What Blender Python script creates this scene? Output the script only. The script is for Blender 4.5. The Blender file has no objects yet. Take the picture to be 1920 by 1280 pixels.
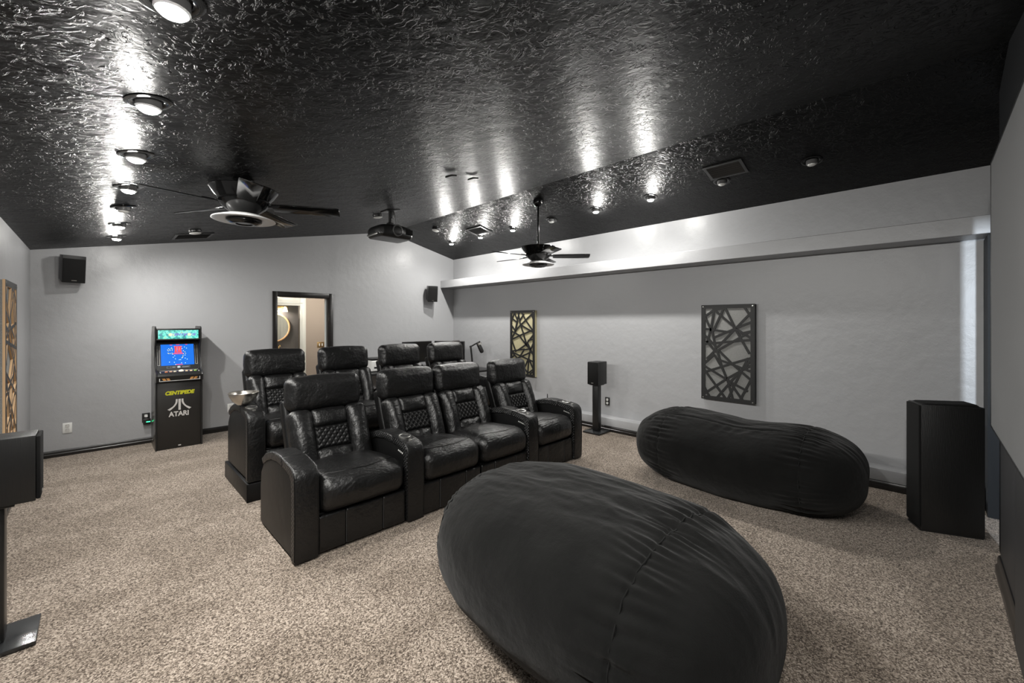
import bpy, bmesh, math, random
from math import pi, sin, cos, tan, radians, sqrt, exp
from mathutils import Vector, Matrix, noise
from mathutils.bvhtree import BVHTree

random.seed(7)
scene = bpy.context.scene
COL = scene.collection

# ------------------------------------------------------------------ camera
cam_data = bpy.data.cameras.new('camera')
cam = bpy.data.objects.new('camera', cam_data)
COL.objects.link(cam)
cam.location = (0, 0, 1.6)
cam.rotation_euler = (radians(90), 0, radians(-45))
cam_data.sensor_width = 36.0
cam_data.lens = 36.0 * 780 / 1920
cam_data.shift_y = -35 / 1920
cam_data.clip_start = 0.02
scene.camera = cam

# ------------------------------------------------------------------ world, exposure
world = bpy.data.worlds.new('world')
scene.world = world
world.use_nodes = True
world.node_tree.nodes['Background'].inputs[0].default_value = (0.55, 0.65, 0.8, 1)
world.node_tree.nodes['Background'].inputs[1].default_value = 0.15
vs = scene.view_settings
vs.view_transform = 'Standard'
vs.look = 'None'
vs.gamma = 1.0
vs.use_curve_mapping = False
vs.exposure = 0.6
LAMP_W = 6.0         # sideways glow of each lit ceiling spot
SPOT_W = 66.0        # its wide beam towards the floor
DAY_W = 330.0         # daylight outside the narrow window behind the screen wall


def area_light(name, loc, rot, sx, sy, power, color):
    l = bpy.data.lights.new(name, 'AREA')
    l.shape = 'RECTANGLE'
    l.size, l.size_y, l.energy, l.color = sx, sy, power, color
    o = bpy.data.objects.new(name, l)
    COL.objects.link(o)
    o.location, o.rotation_euler = loc, rot
    return o


def spot_light(name, loc, r, power, color, angle, parent, tilt=0.0):
    l = bpy.data.lights.new(name, 'SPOT')
    l.shadow_soft_size, l.energy, l.color = r, power, color
    l.spot_size, l.spot_blend = radians(angle), 1.0
    o = bpy.data.objects.new(name, l)
    COL.objects.link(o)
    o.location, o.parent = loc, parent
    o.rotation_euler = (0, radians(tilt), 0)
    return o


def point_light(name, loc, r, power, color, parent=None):
    l = bpy.data.lights.new(name, 'POINT')
    l.shadow_soft_size, l.energy, l.color = r, power, color
    o = bpy.data.objects.new(name, l)
    COL.objects.link(o)
    o.location = loc
    if parent:
        o.parent = parent
    return o


# daylight falling through the narrow window behind the screen wall
area_light('daylight', (-0.95, -1.14, 1.90), (0, radians(-90), 0), 1.0, 0.3, DAY_W, (0.82, 0.91, 1.0))
# the hall's own ceiling lamp and the bathroom's vanity lamp
point_light('hall_light', (3.4, 8.4, 2.3), 0.12, 36, (1.0, 0.88, 0.74))

# ------------------------------------------------------------------ materials
MATS = {}


def nodes_of(name):
    m = bpy.data.materials.new(name)
    m.use_nodes = True
    nt = m.node_tree
    return m, nt, nt.nodes['Principled BSDF']


def mat(name, color, rough=0.5, metal=0.0, bump=None, spec=0.5, coat=0.0, emit=None, estr=1.0, vary=None, sheen=0.0, coord='Object'):
    """bump: list of (scale, distance, detail, stretch); vary: (scale, colour2, detail)"""
    if name in MATS:
        return MATS[name]
    m, nt, p = nodes_of(name)
    N, L = nt.nodes, nt.links
    p.inputs['Base Color'].default_value = (*color, 1)
    p.inputs['Roughness'].default_value = rough
    p.inputs['Metallic'].default_value = metal
    p.inputs['Specular IOR Level'].default_value = spec
    p.inputs['Coat Weight'].default_value = coat
    p.inputs['Coat Roughness'].default_value = 0.15
    if sheen:
        p.inputs['Sheen Weight'].default_value = sheen
        p.inputs['Sheen Roughness'].default_value = 0.5
    if emit:
        p.inputs['Emission Color'].default_value = (*emit, 1)
        p.inputs['Emission Strength'].default_value = estr
    tc = N.new('ShaderNodeTexCoord')
    if vary:
        sc, c2, det = vary[:3]
        mp = N.new('ShaderNodeMapping')
        L.new(tc.outputs[coord], mp.inputs[0])
        if len(vary) > 3:
            mp.inputs['Scale'].default_value = vary[3]
        nz = N.new('ShaderNodeTexNoise')
        nz.inputs['Scale'].default_value = sc
        nz.inputs['Detail'].default_value = det
        L.new(mp.outputs[0], nz.inputs['Vector'])
        rp = N.new('ShaderNodeValToRGB')
        rp.color_ramp.elements[0].position = 0.38
        rp.color_ramp.elements[1].position = 0.62
        rp.color_ramp.elements[0].color = (*color, 1)
        rp.color_ramp.elements[1].color = (*c2, 1)
        L.new(nz.outputs[0], rp.inputs[0])
        L.new(rp.outputs[0], p.inputs['Base Color'])
    if bump:
        prev = None
        for (sc, dist, det, st) in bump:
            mp = N.new('ShaderNodeMapping')
            L.new(tc.outputs[coord], mp.inputs[0])
            mp.inputs['Scale'].default_value = st
            nz = N.new('ShaderNodeTexNoise')
            nz.inputs['Scale'].default_value = sc
            nz.inputs['Detail'].default_value = det
            L.new(mp.outputs[0], nz.inputs['Vector'])
            b = N.new('ShaderNodeBump')
            b.inputs['Strength'].default_value = 1.0
            b.inputs['Distance'].default_value = dist
            L.new(nz.outputs[0], b.inputs['Height'])
            if prev:
                L.new(prev.outputs[0], b.inputs['Normal'])
            prev = b
        L.new(prev.outputs[0], p.inputs['Normal'])
    MATS[name] = m
    return m


S1 = (1, 1, 1)
wall_m = mat('wall_paint', (0.365, 0.368, 0.378), 0.36, bump=[(9, 0.004, 3, S1), (140, 0.0006, 2, S1)], spec=0.45)
screen_m = mat('screen_grey', (0.205, 0.207, 0.21), 0.75, spec=0.2)
black_wall_m = mat('black_wall_paint', (0.0055, 0.0065, 0.008), 0.6, spec=0.25)
trim_m = mat('black_trim_paint', (0.012, 0.0105, 0.010), 0.3)
cabinet_m = mat('charcoal_panel', (0.028, 0.028, 0.030), 0.5)
leather_m = mat('black_leather', (0.0045, 0.0045, 0.0046), 0.36, bump=[(7, 0.008, 5, S1), (30, 0.0060, 5, (1, 2.8, 1)), (300, 0.0006, 3, S1)], spec=0.52)
leather_plain_m = mat('black_vinyl', (0.0042, 0.0042, 0.0043), 0.42, bump=[(500, 0.0004, 2, S1), (5, 0.004, 2, S1)], spec=0.24)
stitch_m = mat('grey_stitching', (0.045, 0.045, 0.045), 0.6)
bag_m = mat('charcoal_suede', (0.0052, 0.0053, 0.0051), 0.95, bump=[(260, 0.0012, 2, S1), (18, 0.006, 4, S1)], spec=0.10, sheen=0.08, vary=(5, (0.0072, 0.0073, 0.0070), 5))
lattice_m = mat('black_painted_board', (0.012, 0.012, 0.012), 0.5, spec=0.35)
raw_wood_m = mat('raw_fibreboard', (0.62, 0.41, 0.23), 0.6)
fabric_grey_m = mat('grey_burlap', (0.19, 0.19, 0.185), 0.95, bump=[(400, 0.001, 2, S1)], vary=(260, (0.27, 0.27, 0.26), 2))
fabric_gold_m = mat('tan_burlap', (0.34, 0.31, 0.19), 0.95, bump=[(400, 0.001, 2, S1)], vary=(260, (0.42, 0.38, 0.24), 2))
spk_m = mat('black_ash_veneer', (0.010, 0.010, 0.010), 0.42, bump=[(30, 0.0012, 4, (8, 8, 0.5))])
grille_m = mat('black_grille_cloth', (0.009, 0.009, 0.009), 0.9, bump=[(900, 0.0006, 1, S1)], spec=0.2)
plastic_m = mat('black_plastic', (0.012, 0.012, 0.012), 0.35)
gloss_black_m = mat('gloss_black_metal', (0.004, 0.004, 0.004), 0.12, spec=0.32)
steel_m = mat('brushed_steel', (0.62, 0.59, 0.54), 0.28, metal=1.0)
dim_metal_m = mat('satin_nickel', (0.50, 0.49, 0.47), 0.35, metal=1.0)
white_m = mat('white_plastic', (0.72, 0.72, 0.70), 0.4)
white_paint_m = mat('white_paint', (0.74, 0.78, 0.77), 0.35)
grey_ring_m = mat('pale_metal_ring', (0.72, 0.72, 0.72), 0.35, spec=0.5)
brass_m = mat('brass', (0.62, 0.43, 0.2), 0.3, metal=1.0)
lens_m = mat('lens_glass', (0.01, 0.01, 0.014), 0.05, spec=0.8)
bulb_m = mat('lit_bulb', (1, 1, 1), 0.3, emit=(1.0, 0.96, 0.90), estr=40)
bulb_off_m = mat('unlit_bulb', (0.75, 0.75, 0.73), 0.2)
hall_wall_m = mat('hall_wall_paint', (0.40, 0.35, 0.31), 0.6)
bath_wall_m = mat('bath_wall_paint', (0.12, 0.12, 0.125), 0.6)


def ceiling_material():
    m, nt, p = nodes_of('black_knockdown_ceiling')
    N, L = nt.nodes, nt.links
    p.inputs['Base Color'].default_value = (0.0022, 0.0022, 0.0023, 1)
    p.inputs['Roughness'].default_value = 0.36
    p.inputs['Specular IOR Level'].default_value = 0.14
    tc = N.new('ShaderNodeTexCoord')
    mp = N.new('ShaderNodeMapping')
    mp.inputs['Scale'].default_value = (1.0, 1.0, 1.0)
    L.new(tc.outputs['Object'], mp.inputs[0])
    warp = N.new('ShaderNodeTexNoise')
    warp.inputs['Scale'].default_value = 5
    warp.inputs['Detail'].default_value = 2
    L.new(mp.outputs[0], warp.inputs['Vector'])
    add = N.new('ShaderNodeMixRGB')
    add.blend_type = 'ADD'
    add.inputs[0].default_value = 0.22
    L.new(mp.outputs[0], add.inputs[1])
    L.new(warp.outputs['Color'], add.inputs[2])
    nz = N.new('ShaderNodeTexNoise')
    nz.inputs['Scale'].default_value = 27
    nz.inputs['Detail'].default_value = 4
    nz.inputs['Roughness'].default_value = 0.55
    nz.inputs['Distortion'].default_value = 0.8
    L.new(add.outputs[0], nz.inputs['Vector'])
    rp = N.new('ShaderNodeValToRGB')
    rp.color_ramp.elements[0].position = 0.52
    rp.color_ramp.elements[1].position = 0.60
    L.new(nz.outputs[0], rp.inputs[0])
    b1 = N.new('ShaderNodeBump')
    b1.inputs['Distance'].default_value = 0.0050
    b1.inputs['Strength'].default_value = 0.8
    L.new(rp.outputs[0], b1.inputs['Height'])
    n2 = N.new('ShaderNodeTexNoise')
    n2.inputs['Scale'].default_value = 48
    n2.inputs['Detail'].default_value = 3
    L.new(tc.outputs['Object'], n2.inputs['Vector'])
    b2 = N.new('ShaderNodeBump')
    b2.inputs['Distance'].default_value = 0.0018
    b2.inputs['Strength'].default_value = 0.8
    L.new(n2.outputs[0], b2.inputs['Height'])
    L.new(b1.outputs[0], b2.inputs['Normal'])
    n3 = N.new('ShaderNodeTexNoise')
    n3.inputs['Scale'].default_value = 7
    n3.inputs['Detail'].default_value = 3
    L.new(tc.outputs['Object'], n3.inputs['Vector'])
    b3 = N.new('ShaderNodeBump')
    b3.inputs['Distance'].default_value = 0.007
    L.new(n3.outputs[0], b3.inputs['Height'])
    L.new(b2.outputs[0], b3.inputs['Normal'])
    L.new(b3.outputs[0], p.inputs['Normal'])
    return m


def carpet_material():
    m, nt, p = nodes_of('beige_carpet')
    N, L = nt.nodes, nt.links
    p.inputs['Roughness'].default_value = 0.98
    p.inputs['Specular IOR Level'].default_value = 0.1
    p.inputs['Sheen Weight'].default_value = 0.15
    tc = N.new('ShaderNodeTexCoord')
    vo = N.new('ShaderNodeTexVoronoi')          # single tufts, each its own shade
    vo.inputs['Scale'].default_value = 165
    L.new(tc.outputs['Object'], vo.inputs['Vector'])
    sp = N.new('ShaderNodeSeparateColor')
    L.new(vo.outputs['Color'], sp.inputs[0])
    n4 = N.new('ShaderNodeTexNoise')
    n4.inputs['Scale'].default_value = 70
    n4.inputs['Detail'].default_value = 3
    L.new(tc.outputs['Object'], n4.inputs['Vector'])
    nz = N.new('ShaderNodeMixRGB')
    nz.inputs[0].default_value = 0.45
    L.new(sp.outputs[0], nz.inputs[1])
    L.new(n4.outputs[0], nz.inputs[2])
    rp = N.new('ShaderNodeValToRGB')
    e = rp.color_ramp.elements
    e[0].position, e[0].color = 0.26, (0.060, 0.045, 0.034, 1)
    e[1].position, e[1].color = 0.78, (0.50, 0.425, 0.355, 1)
    k = e.new(0.5)
    k.color = (0.225, 0.182, 0.146, 1)
    L.new(nz.outputs[0], rp.inputs[0])
    # pile brushed one way or the other: broad strokes left by a vacuum cleaner
    mp = N.new('ShaderNodeMapping')
    mp.inputs['Rotation'].default_value = (0, 0, radians(-28))
    mp.inputs['Scale'].default_value = (0.75, 1.15, 1)
    L.new(tc.outputs['Object'], mp.inputs[0])
    w = N.new('ShaderNodeTexNoise')
    w.inputs['Scale'].default_value = 1.9
    w.inputs['Detail'].default_value = 3
    w.inputs['Distortion'].default_value = 0.4
    L.new(mp.outputs[0], w.inputs['Vector'])
    r2 = N.new('ShaderNodeValToRGB')
    r2.color_ramp.elements[0].position, r2.color_ramp.elements[0].color = 0.44, (0.81, 0.80, 0.785, 1)
    r2.color_ramp.elements[1].position, r2.color_ramp.elements[1].color = 0.54, (1.0, 1.0, 1.0, 1)
    L.new(w.outputs[0], r2.inputs[0])
    mx = N.new('ShaderNodeMixRGB')
    mx.blend_type = 'MULTIPLY'
    mx.inputs[0].default_value = 1
    L.new(rp.outputs[0], mx.inputs[1])
    L.new(r2.outputs[0], mx.inputs[2])
    L.new(mx.outputs[0], p.inputs['Base Color'])
    b = N.new('ShaderNodeBump')
    b.inputs['Distance'].default_value = 0.0035
    b.inputs['Strength'].default_value = 0.7
    L.new(nz.outputs[0], b.inputs['Height'])
    L.new(b.outputs[0], p.inputs['Normal'])
    return m


def quilt_material():
    """fine diamond stitching, as relief"""
    m, nt, p = nodes_of('quilted_black_leather')
    N, L = nt.nodes, nt.links
    p.inputs['Base Color'].default_value = (0.0060, 0.0060, 0.0062, 1)
    p.inputs['Roughness'].default_value = 0.36
    tc = N.new('ShaderNodeTexCoord')
    sep = N.new('ShaderNodeSeparateXYZ')
    L.new(tc.outputs['Object'], sep.inputs[0])

    def wave(op):
        a = N.new('ShaderNodeMath')
        a.operation = op
        L.new(sep.outputs['Y'], a.inputs[0])
        L.new(sep.outputs['Z'], a.inputs[1])
        s = N.new('ShaderNodeMath')
        s.operation = 'MULTIPLY'
        s.inputs[1].default_value = pi / 0.030
        L.new(a.outputs[0], s.inputs[0])
        t = N.new('ShaderNodeMath')
        t.operation = 'SINE'
        L.new(s.outputs[0], t.inputs[0])
        u = N.new('ShaderNodeMath')
        u.operation = 'ABSOLUTE'
        L.new(t.outputs[0], u.inputs[0])
        return u
    a, c = wave('ADD'), wave('SUBTRACT')
    mn = N.new('ShaderNodeMath')
    mn.operation = 'MULTIPLY'
    L.new(a.outputs[0], mn.inputs[0])
    L.new(c.outputs[0], mn.inputs[1])
    b = N.new('ShaderNodeBump')
    b.inputs['Distance'].default_value = 0.006
    L.new(mn.outputs[0], b.inputs['Height'])
    L.new(b.outputs[0], p.inputs['Normal'])
    return m


def clear_pane_material():
    m = bpy.data.materials.new('window_glass')
    m.use_nodes = True
    nt = m.node_tree
    nt.nodes.remove(nt.nodes['Principled BSDF'])
    out = nt.nodes['Material Output']
    tr = nt.nodes.new('ShaderNodeBsdfTransparent')
    gl = nt.nodes.new('ShaderNodeBsdfGlossy')
    gl.inputs['Roughness'].default_value = 0.02
    mx = nt.nodes.new('ShaderNodeMixShader')
    mx.inputs[0].default_value = 0.06
    nt.links.new(tr.outputs[0], mx.inputs[1])
    nt.links.new(gl.outputs[0], mx.inputs[2])
    nt.links.new(mx.outputs[0], out.inputs[0])
    return m


def marquee_material():
    m, nt, p = nodes_of('backlit_marquee_art')
    N, L = nt.nodes, nt.links
    tc = N.new('ShaderNodeTexCoord')
    nz = N.new('ShaderNodeTexNoise')
    nz.inputs['Scale'].default_value = 26
    nz.inputs['Detail'].default_value = 3
    L.new(tc.outputs['Object'], nz.inputs['Vector'])
    rp = N.new('ShaderNodeValToRGB')
    e = rp.color_ramp.elements
    e[0].position, e[0].color = 0.30, (0.03, 0.16, 0.30, 1)
    e[1].position, e[1].color = 0.72, (0.75, 0.95, 0.55, 1)
    for pos, c in ((0.40, (0.02, 0.33, 0.27, 1)), (0.48, (0.05, 0.62, 0.48, 1)), (0.56, (0.25, 0.85, 0.75, 1)), (0.64, (0.20, 0.65, 0.30, 1))):
        k = e.new(pos)
        k.color = c
    L.new(nz.outputs[0], rp.inputs[0])
    L.new(rp.outputs[0], p.inputs['Emission Color'])
    p.inputs['Emission Strength'].default_value = 0.85
    p.inputs['Base Color'].default_value = (0.05, 0.05, 0.05, 1)
    return m


ceil_m = ceiling_material()
carpet_m = carpet_material()
quilt_m = quilt_material()
pane_m = clear_pane_material()
marquee_m = marquee_material()


# ------------------------------------------------------------------ mesh helpers
def link(name, me, m, parent=None, loc=None, rot=None):
    o = bpy.data.objects.new(name, me)
    for x in (m if isinstance(m, (list, tuple)) else [m]):
        me.materials.append(x)
    COL.objects.link(o)
    if parent:
        o.parent = parent
    if loc:
        o.location = loc
    if rot:
        o.rotation_euler = rot
    return o


def obj(name, bm, m, parent=None, loc=None, rot=None, ang=38):
    bmesh.ops.recalc_face_normals(bm, faces=bm.faces[:])
    me = bpy.data.meshes.new(name)
    bm.to_mesh(me)
    bm.free()
    for p in me.polygons:
        p.use_smooth = True
    me.set_sharp_from_angle(angle=radians(ang))
    return link(name, me, m, parent, loc, rot)


def thing(name, label, cat, loc=(0, 0, 0), rot=(0, 0, 0), group=None):
    o = bpy.data.objects.new(name, None)
    o.empty_display_size = 0.1
    COL.objects.link(o)
    o.location, o.rotation_euler = loc, rot
    return tag(o, label, cat, group)


def tag(o, label, cat, group=None):
    o['label'], o['category'] = label, cat
    if group:
        o['group'] = group
    return o


def struct(o):
    o['kind'] = 'structure'
    return o


def dup(root, loc, rot, label, group=None):
    r = root.copy()
    COL.objects.link(r)
    r.location, r.rotation_euler = loc, rot
    r['label'] = label
    if group:
        r['group'] = group
    for ch in list(root.children):
        c = ch.copy()
        COL.objects.link(c)
        c.parent = r
        for g in list(ch.children):
            d = g.copy()
            COL.objects.link(d)
            d.parent = c
    return r


def NB():
    return bmesh.new()


def box(bm, lo, hi, bev=0.0, seg=2, M=None):
    lo, hi = Vector(lo), Vector(hi)
    c, s = (lo + hi) / 2, hi - lo
    mt = Matrix.Translation(c) @ Matrix.Diagonal((s.x, s.y, s.z, 1))
    r = bmesh.ops.create_cube(bm, size=1.0, matrix=(M @ mt) if M else mt)
    if bev:
        es = list({e for v in r['verts'] for e in v.link_edges})
        bmesh.ops.bevel(bm, geom=es, offset=bev, segments=seg, affect='EDGES', profile=0.5)
    return bm


def frame(axis):
    z = Vector(axis).normalized()
    x = Vector((1, 0, 0)) if abs(z.x) < 0.9 else Vector((0, 1, 0))
    y = z.cross(x).normalized()
    x = y.cross(z)
    return Matrix((x, y, z)).transposed().to_4x4()


def lathe(bm, prof, seg=32, M=None):
    rings = []
    for r, z in prof:
        if r < 1e-6:
            v = Vector((0, 0, z))
            rings.append([bm.verts.new(M @ v if M else v)])
        else:
            ring = []
            for k in range(seg):
                a = 2 * pi * k / seg
                v = Vector((r * cos(a), r * sin(a), z))
                ring.append(bm.verts.new(M @ v if M else v))
            rings.append(ring)
    for a, b in zip(rings, rings[1:]):
        if len(a) == 1 and len(b) == 1:
            continue
        for k in range(seg):
            k2 = (k + 1) % seg
            if len(a) == 1:
                bm.faces.new((a[0], b[k], b[k2]))
            elif len(b) == 1:
                bm.faces.new((a[k], a[k2], b[0]))
            else:
                bm.faces.new((a[k], a[k2], b[k2], b[k]))
    return bm


def cyl(bm, p0, p1, r0, r1=None, seg=20):
    p0, p1 = Vector(p0), Vector(p1)
    r1 = r0 if r1 is None else r1
    M = Matrix.Translation(p0) @ frame(p1 - p0)
    h = (p1 - p0).length
    return lathe(bm, [(0, 0), (r0, 0), (r1, h), (0, h)], seg, M)


def tube(bm, pts, r, seg=8, closed=False):
    pts = [Vector(p) for p in pts]
    n = len(pts)
    rings = []
    up = None
    for i, p in enumerate(pts):
        if closed:
            t = pts[(i + 1) % n] - pts[i - 1]
        else:
            t = pts[min(i + 1, n - 1)] - pts[max(i - 1, 0)]
        t.normalize()
        if up is None:
            up = Vector((0, 0, 1)) if abs(t.z) < 0.9 else Vector((1, 0, 0))
        x = t.cross(up).normalized()
        y = x.cross(t).normalized()
        up = y
        rings.append([bm.verts.new(p + r * (cos(2 * pi * k / seg) * x + sin(2 * pi * k / seg) * y)) for k in range(seg)])
    m = n if closed else n - 1
    for i in range(m):
        a, b = rings[i], rings[(i + 1) % n]
        for k in range(seg):
            bm.faces.new((a[k], a[(k + 1) % seg], b[(k + 1) % seg], b[k]))
    if not closed:
        bm.faces.new(rings[0])
        bm.faces.new(rings[-1][::-1])
    return bm


def prism(bm, poly, a0, a1, axis='x', bev=0.0, seg=2):
    """polygon of 2D points pushed out along an axis: x -> (y,z), y -> (x,z), z -> (x,y)"""
    def P(p, a):
        u, v = p
        return {'x': (a, u, v), 'y': (u, a, v), 'z': (u, v, a)}[axis]
    A = [bm.verts.new(P(p, a0)) for p in poly]
    B = [bm.verts.new(P(p, a1)) for p in poly]
    fs = [bm.faces.new(A), bm.faces.new(B[::-1])]
    n = len(poly)
    for i in range(n):
        fs.append(bm.faces.new((A[i], B[i], B[(i + 1) % n], A[(i + 1) % n])))
    if bev:
        es = list({e for f in fs[:2] for e in f.edges})
        bmesh.ops.recalc_face_normals(bm, faces=fs)
        bmesh.ops.bevel(bm, geom=es, offset=bev, segments=seg, affect='EDGES', profile=0.5)
    return bm


def ticks(h, r, n):
    i = h - r
    z = [tan(radians(a)) for a in (11, 22.5, 34, 45)]
    inner = [-i + 2 * i * k / n for k in range(n + 1)]
    return [-i - r * t for t in reversed(z)] + inner + [i + r * t for t in z]


def softbox(bm, c, size, r, n=(8, 8, 8), bulge=(0, 0, 0), fn=None):
    """a cushion: a rounded box whose faces swell, then warped by fn(local point) -> point; c is the centre"""
    h = [s / 2 for s in size]
    r = min(r, *[x * 0.98 for x in h])
    T = [ticks(h[k], r, n[k]) for k in range(3)]
    nx, ny, nz = [len(t) - 1 for t in T]
    V = {}

    def vert(i, j, k):
        if (i, j, k) in V:
            return V[(i, j, k)]
        p = [T[0][i], T[1][j], T[2][k]]
        q = [max(-(h[a] - r), min(h[a] - r, p[a])) for a in range(3)]
        d = Vector([p[a] - q[a] for a in range(3)])
        if d.length > 1e-9:
            d = d.normalized() * r
        p = Vector(q) + d
        w = [p[a] / h[a] for a in range(3)]
        for a in range(3):
            u, v = [w[b] for b in range(3) if b != a]
            p[a] += bulge[a] * w[a] * max(0, 1 - u * u) * max(0, 1 - v * v)
        if fn:
            p = fn(p)
        V[(i, j, k)] = bm.verts.new(p + Vector(c))
        return V[(i, j, k)]
    for i in range(nx):
        for j in range(ny):
            for k in (0, nz):
                bm.faces.new([vert(*x) for x in ((i, j, k), (i + 1, j, k), (i + 1, j + 1, k), (i, j + 1, k))])
    for i in range(nx):
        for k in range(nz):
            for j in (0, ny):
                bm.faces.new([vert(*x) for x in ((i, j, k), (i + 1, j, k), (i + 1, j, k + 1), (i, j, k + 1))])
    for j in range(ny):
        for k in range(nz):
            for i in (0, nx):
                bm.faces.new([vert(*x) for x in ((i, j, k), (i, j + 1, k), (i, j + 1, k + 1), (i, j, k + 1))])
    return bm


def crumple(bm, f):
    bmesh.ops.recalc_face_normals(bm, faces=bm.faces[:])
    bm.normal_update()
    for v in bm.verts:
        v.co = v.co + v.normal * f(v.co)
    return bm


def nz3(p, sx, sy, sz, off=0.0):
    return noise.noise(Vector((p.x * sx + off, p.y * sy + off * 1.7, p.z * sz - off)))


def text_obj(name, body, size, m, parent, loc, rot, depth=0.0015, offset=0.0, shear=0.0, sx=1.0):
    cu = bpy.data.curves.new(name, 'FONT')
    cu.body, cu.size, cu.extrude, cu.offset, cu.shear = body, size, depth, offset, shear
    cu.align_x, cu.align_y = 'CENTER', 'CENTER'
    tmp = bpy.data.objects.new('tmp', cu)
    COL.objects.link(tmp)
    dg = bpy.context.evaluated_depsgraph_get()
    me = bpy.data.meshes.new_from_object(tmp.evaluated_get(dg))
    bpy.data.objects.remove(tmp)
    me.materials.clear()
    me.transform(Matrix.Diagonal((sx, 1, 1, 1)))
    return link(name, me, m, parent, loc, rot)


# ------------------------------------------------------------------ room measures (metres)
XL, XR, YB = -0.54, 5.54, 7.36            # left wall, right wall, back wall
YF = -0.355                               # black screen wall, close behind the camera
RIDGE_X, RIDGE_Z, EAVE_L, EAVE_R = 4.0, 3.342, 2.446, 2.98
SL = (RIDGE_Z - EAVE_L) / (RIDGE_X - XL)
SR = (RIDGE_Z - EAVE_R) / (XR - RIDGE_X)
Y0 = -1.5


def ceil_z(x):
    return EAVE_L + SL * (x - XL) if x < RIDGE_X else EAVE_R + SR * (XR - x)


# floor
struct(obj('floor', box(NB(), (XL - 0.2, Y0 - 0.2, -0.1), (XR + 0.2, YB + 0.12, 0)), carpet_m))
struct(obj('floor_hall', box(NB(), (XL - 0.2, YB + 0.12, -0.1), (XR + 0.2, 11.5, 0)), carpet_m))
# ceiling: two slopes meeting at the ridge
bm = NB()
prism(bm, [(XL - 0.2, EAVE_L - 0.2 * SL), (RIDGE_X, RIDGE_Z), (XR + 0.2, EAVE_R - 0.2 * SR), (XR + 0.2, RIDGE_Z + 0.3), (XL - 0.2, RIDGE_Z + 0.3)], Y0 - 0.2, YB + 0.12, 'y')
struct(obj('ceiling', bm, ceil_m, ang=5))
struct(obj('ceiling_hall', box(NB(), (XL, YB + 0.125, 2.45), (XR, 11.5, 2.5)), white_paint_m))
# side walls
bm = NB()
for lo, hi in (((Y0, 0), (-1.30, EAVE_L)), ((-0.98, 0), (YB, EAVE_L)), ((-1.30, 0), (-0.98, 1.0)), ((-1.30, 2.42), (-0.98, EAVE_L))):
    box(bm, (XL - 0.1, lo[0], lo[1]), (XL - 0.0005, hi[0], hi[1]))
struct(obj('wall_left', bm, wall_m))
struct(obj('wall_right', box(NB(), (XR, Y0, 0), (XR + 0.1, YB, EAVE_R)), wall_m))
# back wall with the doorway
DX0, DX1, DZ = 2.043, 2.862, 2.03
bm = NB()
prism(bm, [(XL - 0.1, 0), (DX0, 0), (DX0, ceil_z(DX0)), (XL - 0.1, ceil_z(XL - 0.1))], YB, YB + 0.12, 'y')
prism(bm, [(DX0, DZ), (DX1, DZ), (DX1, ceil_z(DX1)), (DX0, ceil_z(DX0))], YB, YB + 0.12, 'y')
prism(bm, [(DX1, 0), (XR + 0.1, 0), (XR + 0.1, ceil_z(XR + 0.1)), (RIDGE_X, RIDGE_Z), (DX1, ceil_z(DX1))], YB, YB + 0.12, 'y')
bmesh.ops.remove_doubles(bm, verts=bm.verts[:], dist=1e-5)
struct(obj('wall_back', bm, wall_m))
# black screen wall with a passage at its right end, and the black stub under the beam
bm = NB()
prism(bm, [(XL, 0), (4.5, 0), (4.5, ceil_z(4.5) - 0.001), (RIDGE_X, RIDGE_Z - 0.001), (XL, EAVE_L - 0.001)], YF - 0.02, YF, 'y')
struct(obj('wall_front', bm, black_wall_m))
struct(obj('wall_stub', box(NB(), (5.19, -0.45, 0), (XR - 0.001, -0.347, 2.325)), black_wall_m))
bm = NB()
prism(bm, [(XL - 0.1, 0), (XR + 0.1, 0), (XR + 0.1, EAVE_R), (RIDGE_X, RIDGE_Z), (XL - 0.1, EAVE_L)], Y0 - 0.1, Y0, 'y')
struct(obj('wall_alcove', bm, black_wall_m))
struct(obj('added_light_blocker', box(NB(), (4.38, Y0, 2.36), (4.42, YF - 0.021, ceil_z(4.42) - 0.001)), black_wall_m))  # unseen panel added to keep daylight off the wall above the beam
# narrow window in the left wall behind the screen wall
bm = NB()
for lo, hi in (((-1.30, 1.0), (-1.27, 2.42)), ((-1.01, 1.0), (-0.98, 2.42)), ((-1.27, 1.0), (-1.01, 1.03)), ((-1.27, 2.39), (-1.01, 2.42))):
    box(bm, (XL - 0.09, lo[0], lo[1]), (XL - 0.03, hi[0], hi[1]))
w = struct(obj('window_1', bm, white_paint_m))
obj('pane', box(NB(), (XL - 0.062, -1.27, 1.03), (XL - 0.058, -1.01, 2.39)), pane_m, w)

# beam along the right wall, concrete-stem ledge at its foot
struct(obj('trim_1', box(NB(), (5.20, Y0, 2.34), (XR, YB, 2.494), 0.004, 1), wall_m))
struct(obj('trim_2', box(NB(), (5.36, -0.34, 0), (XR, YB, 0.188), 0.006, 2), wall_m))
# skirting boards
PB = [(0, 0), (0.022, 0), (0.022, 0.034), (0.014, 0.042), (0.014, 0.066), (0.006, 0.078), (0, 0.078)]


def skirting(name, x0, x1):
    return struct(obj(name, prism(NB(), [(YB - a, z) for a, z in PB], x0, x1, 'x'), trim_m))


skirting('baseboard_back', XL, 1.975)
skirting('baseboard_back', 2.93, 5.36)
struct(obj('baseboard_left', prism(NB(), [(XL + a, z) for a, z in PB], -0.3, YB, 'y'), trim_m))
struct(obj('baseboard_right', prism(NB(), [(5.36 - a, z) for a, z in PB], -0.34, YB, 'y'), trim_m))
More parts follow.
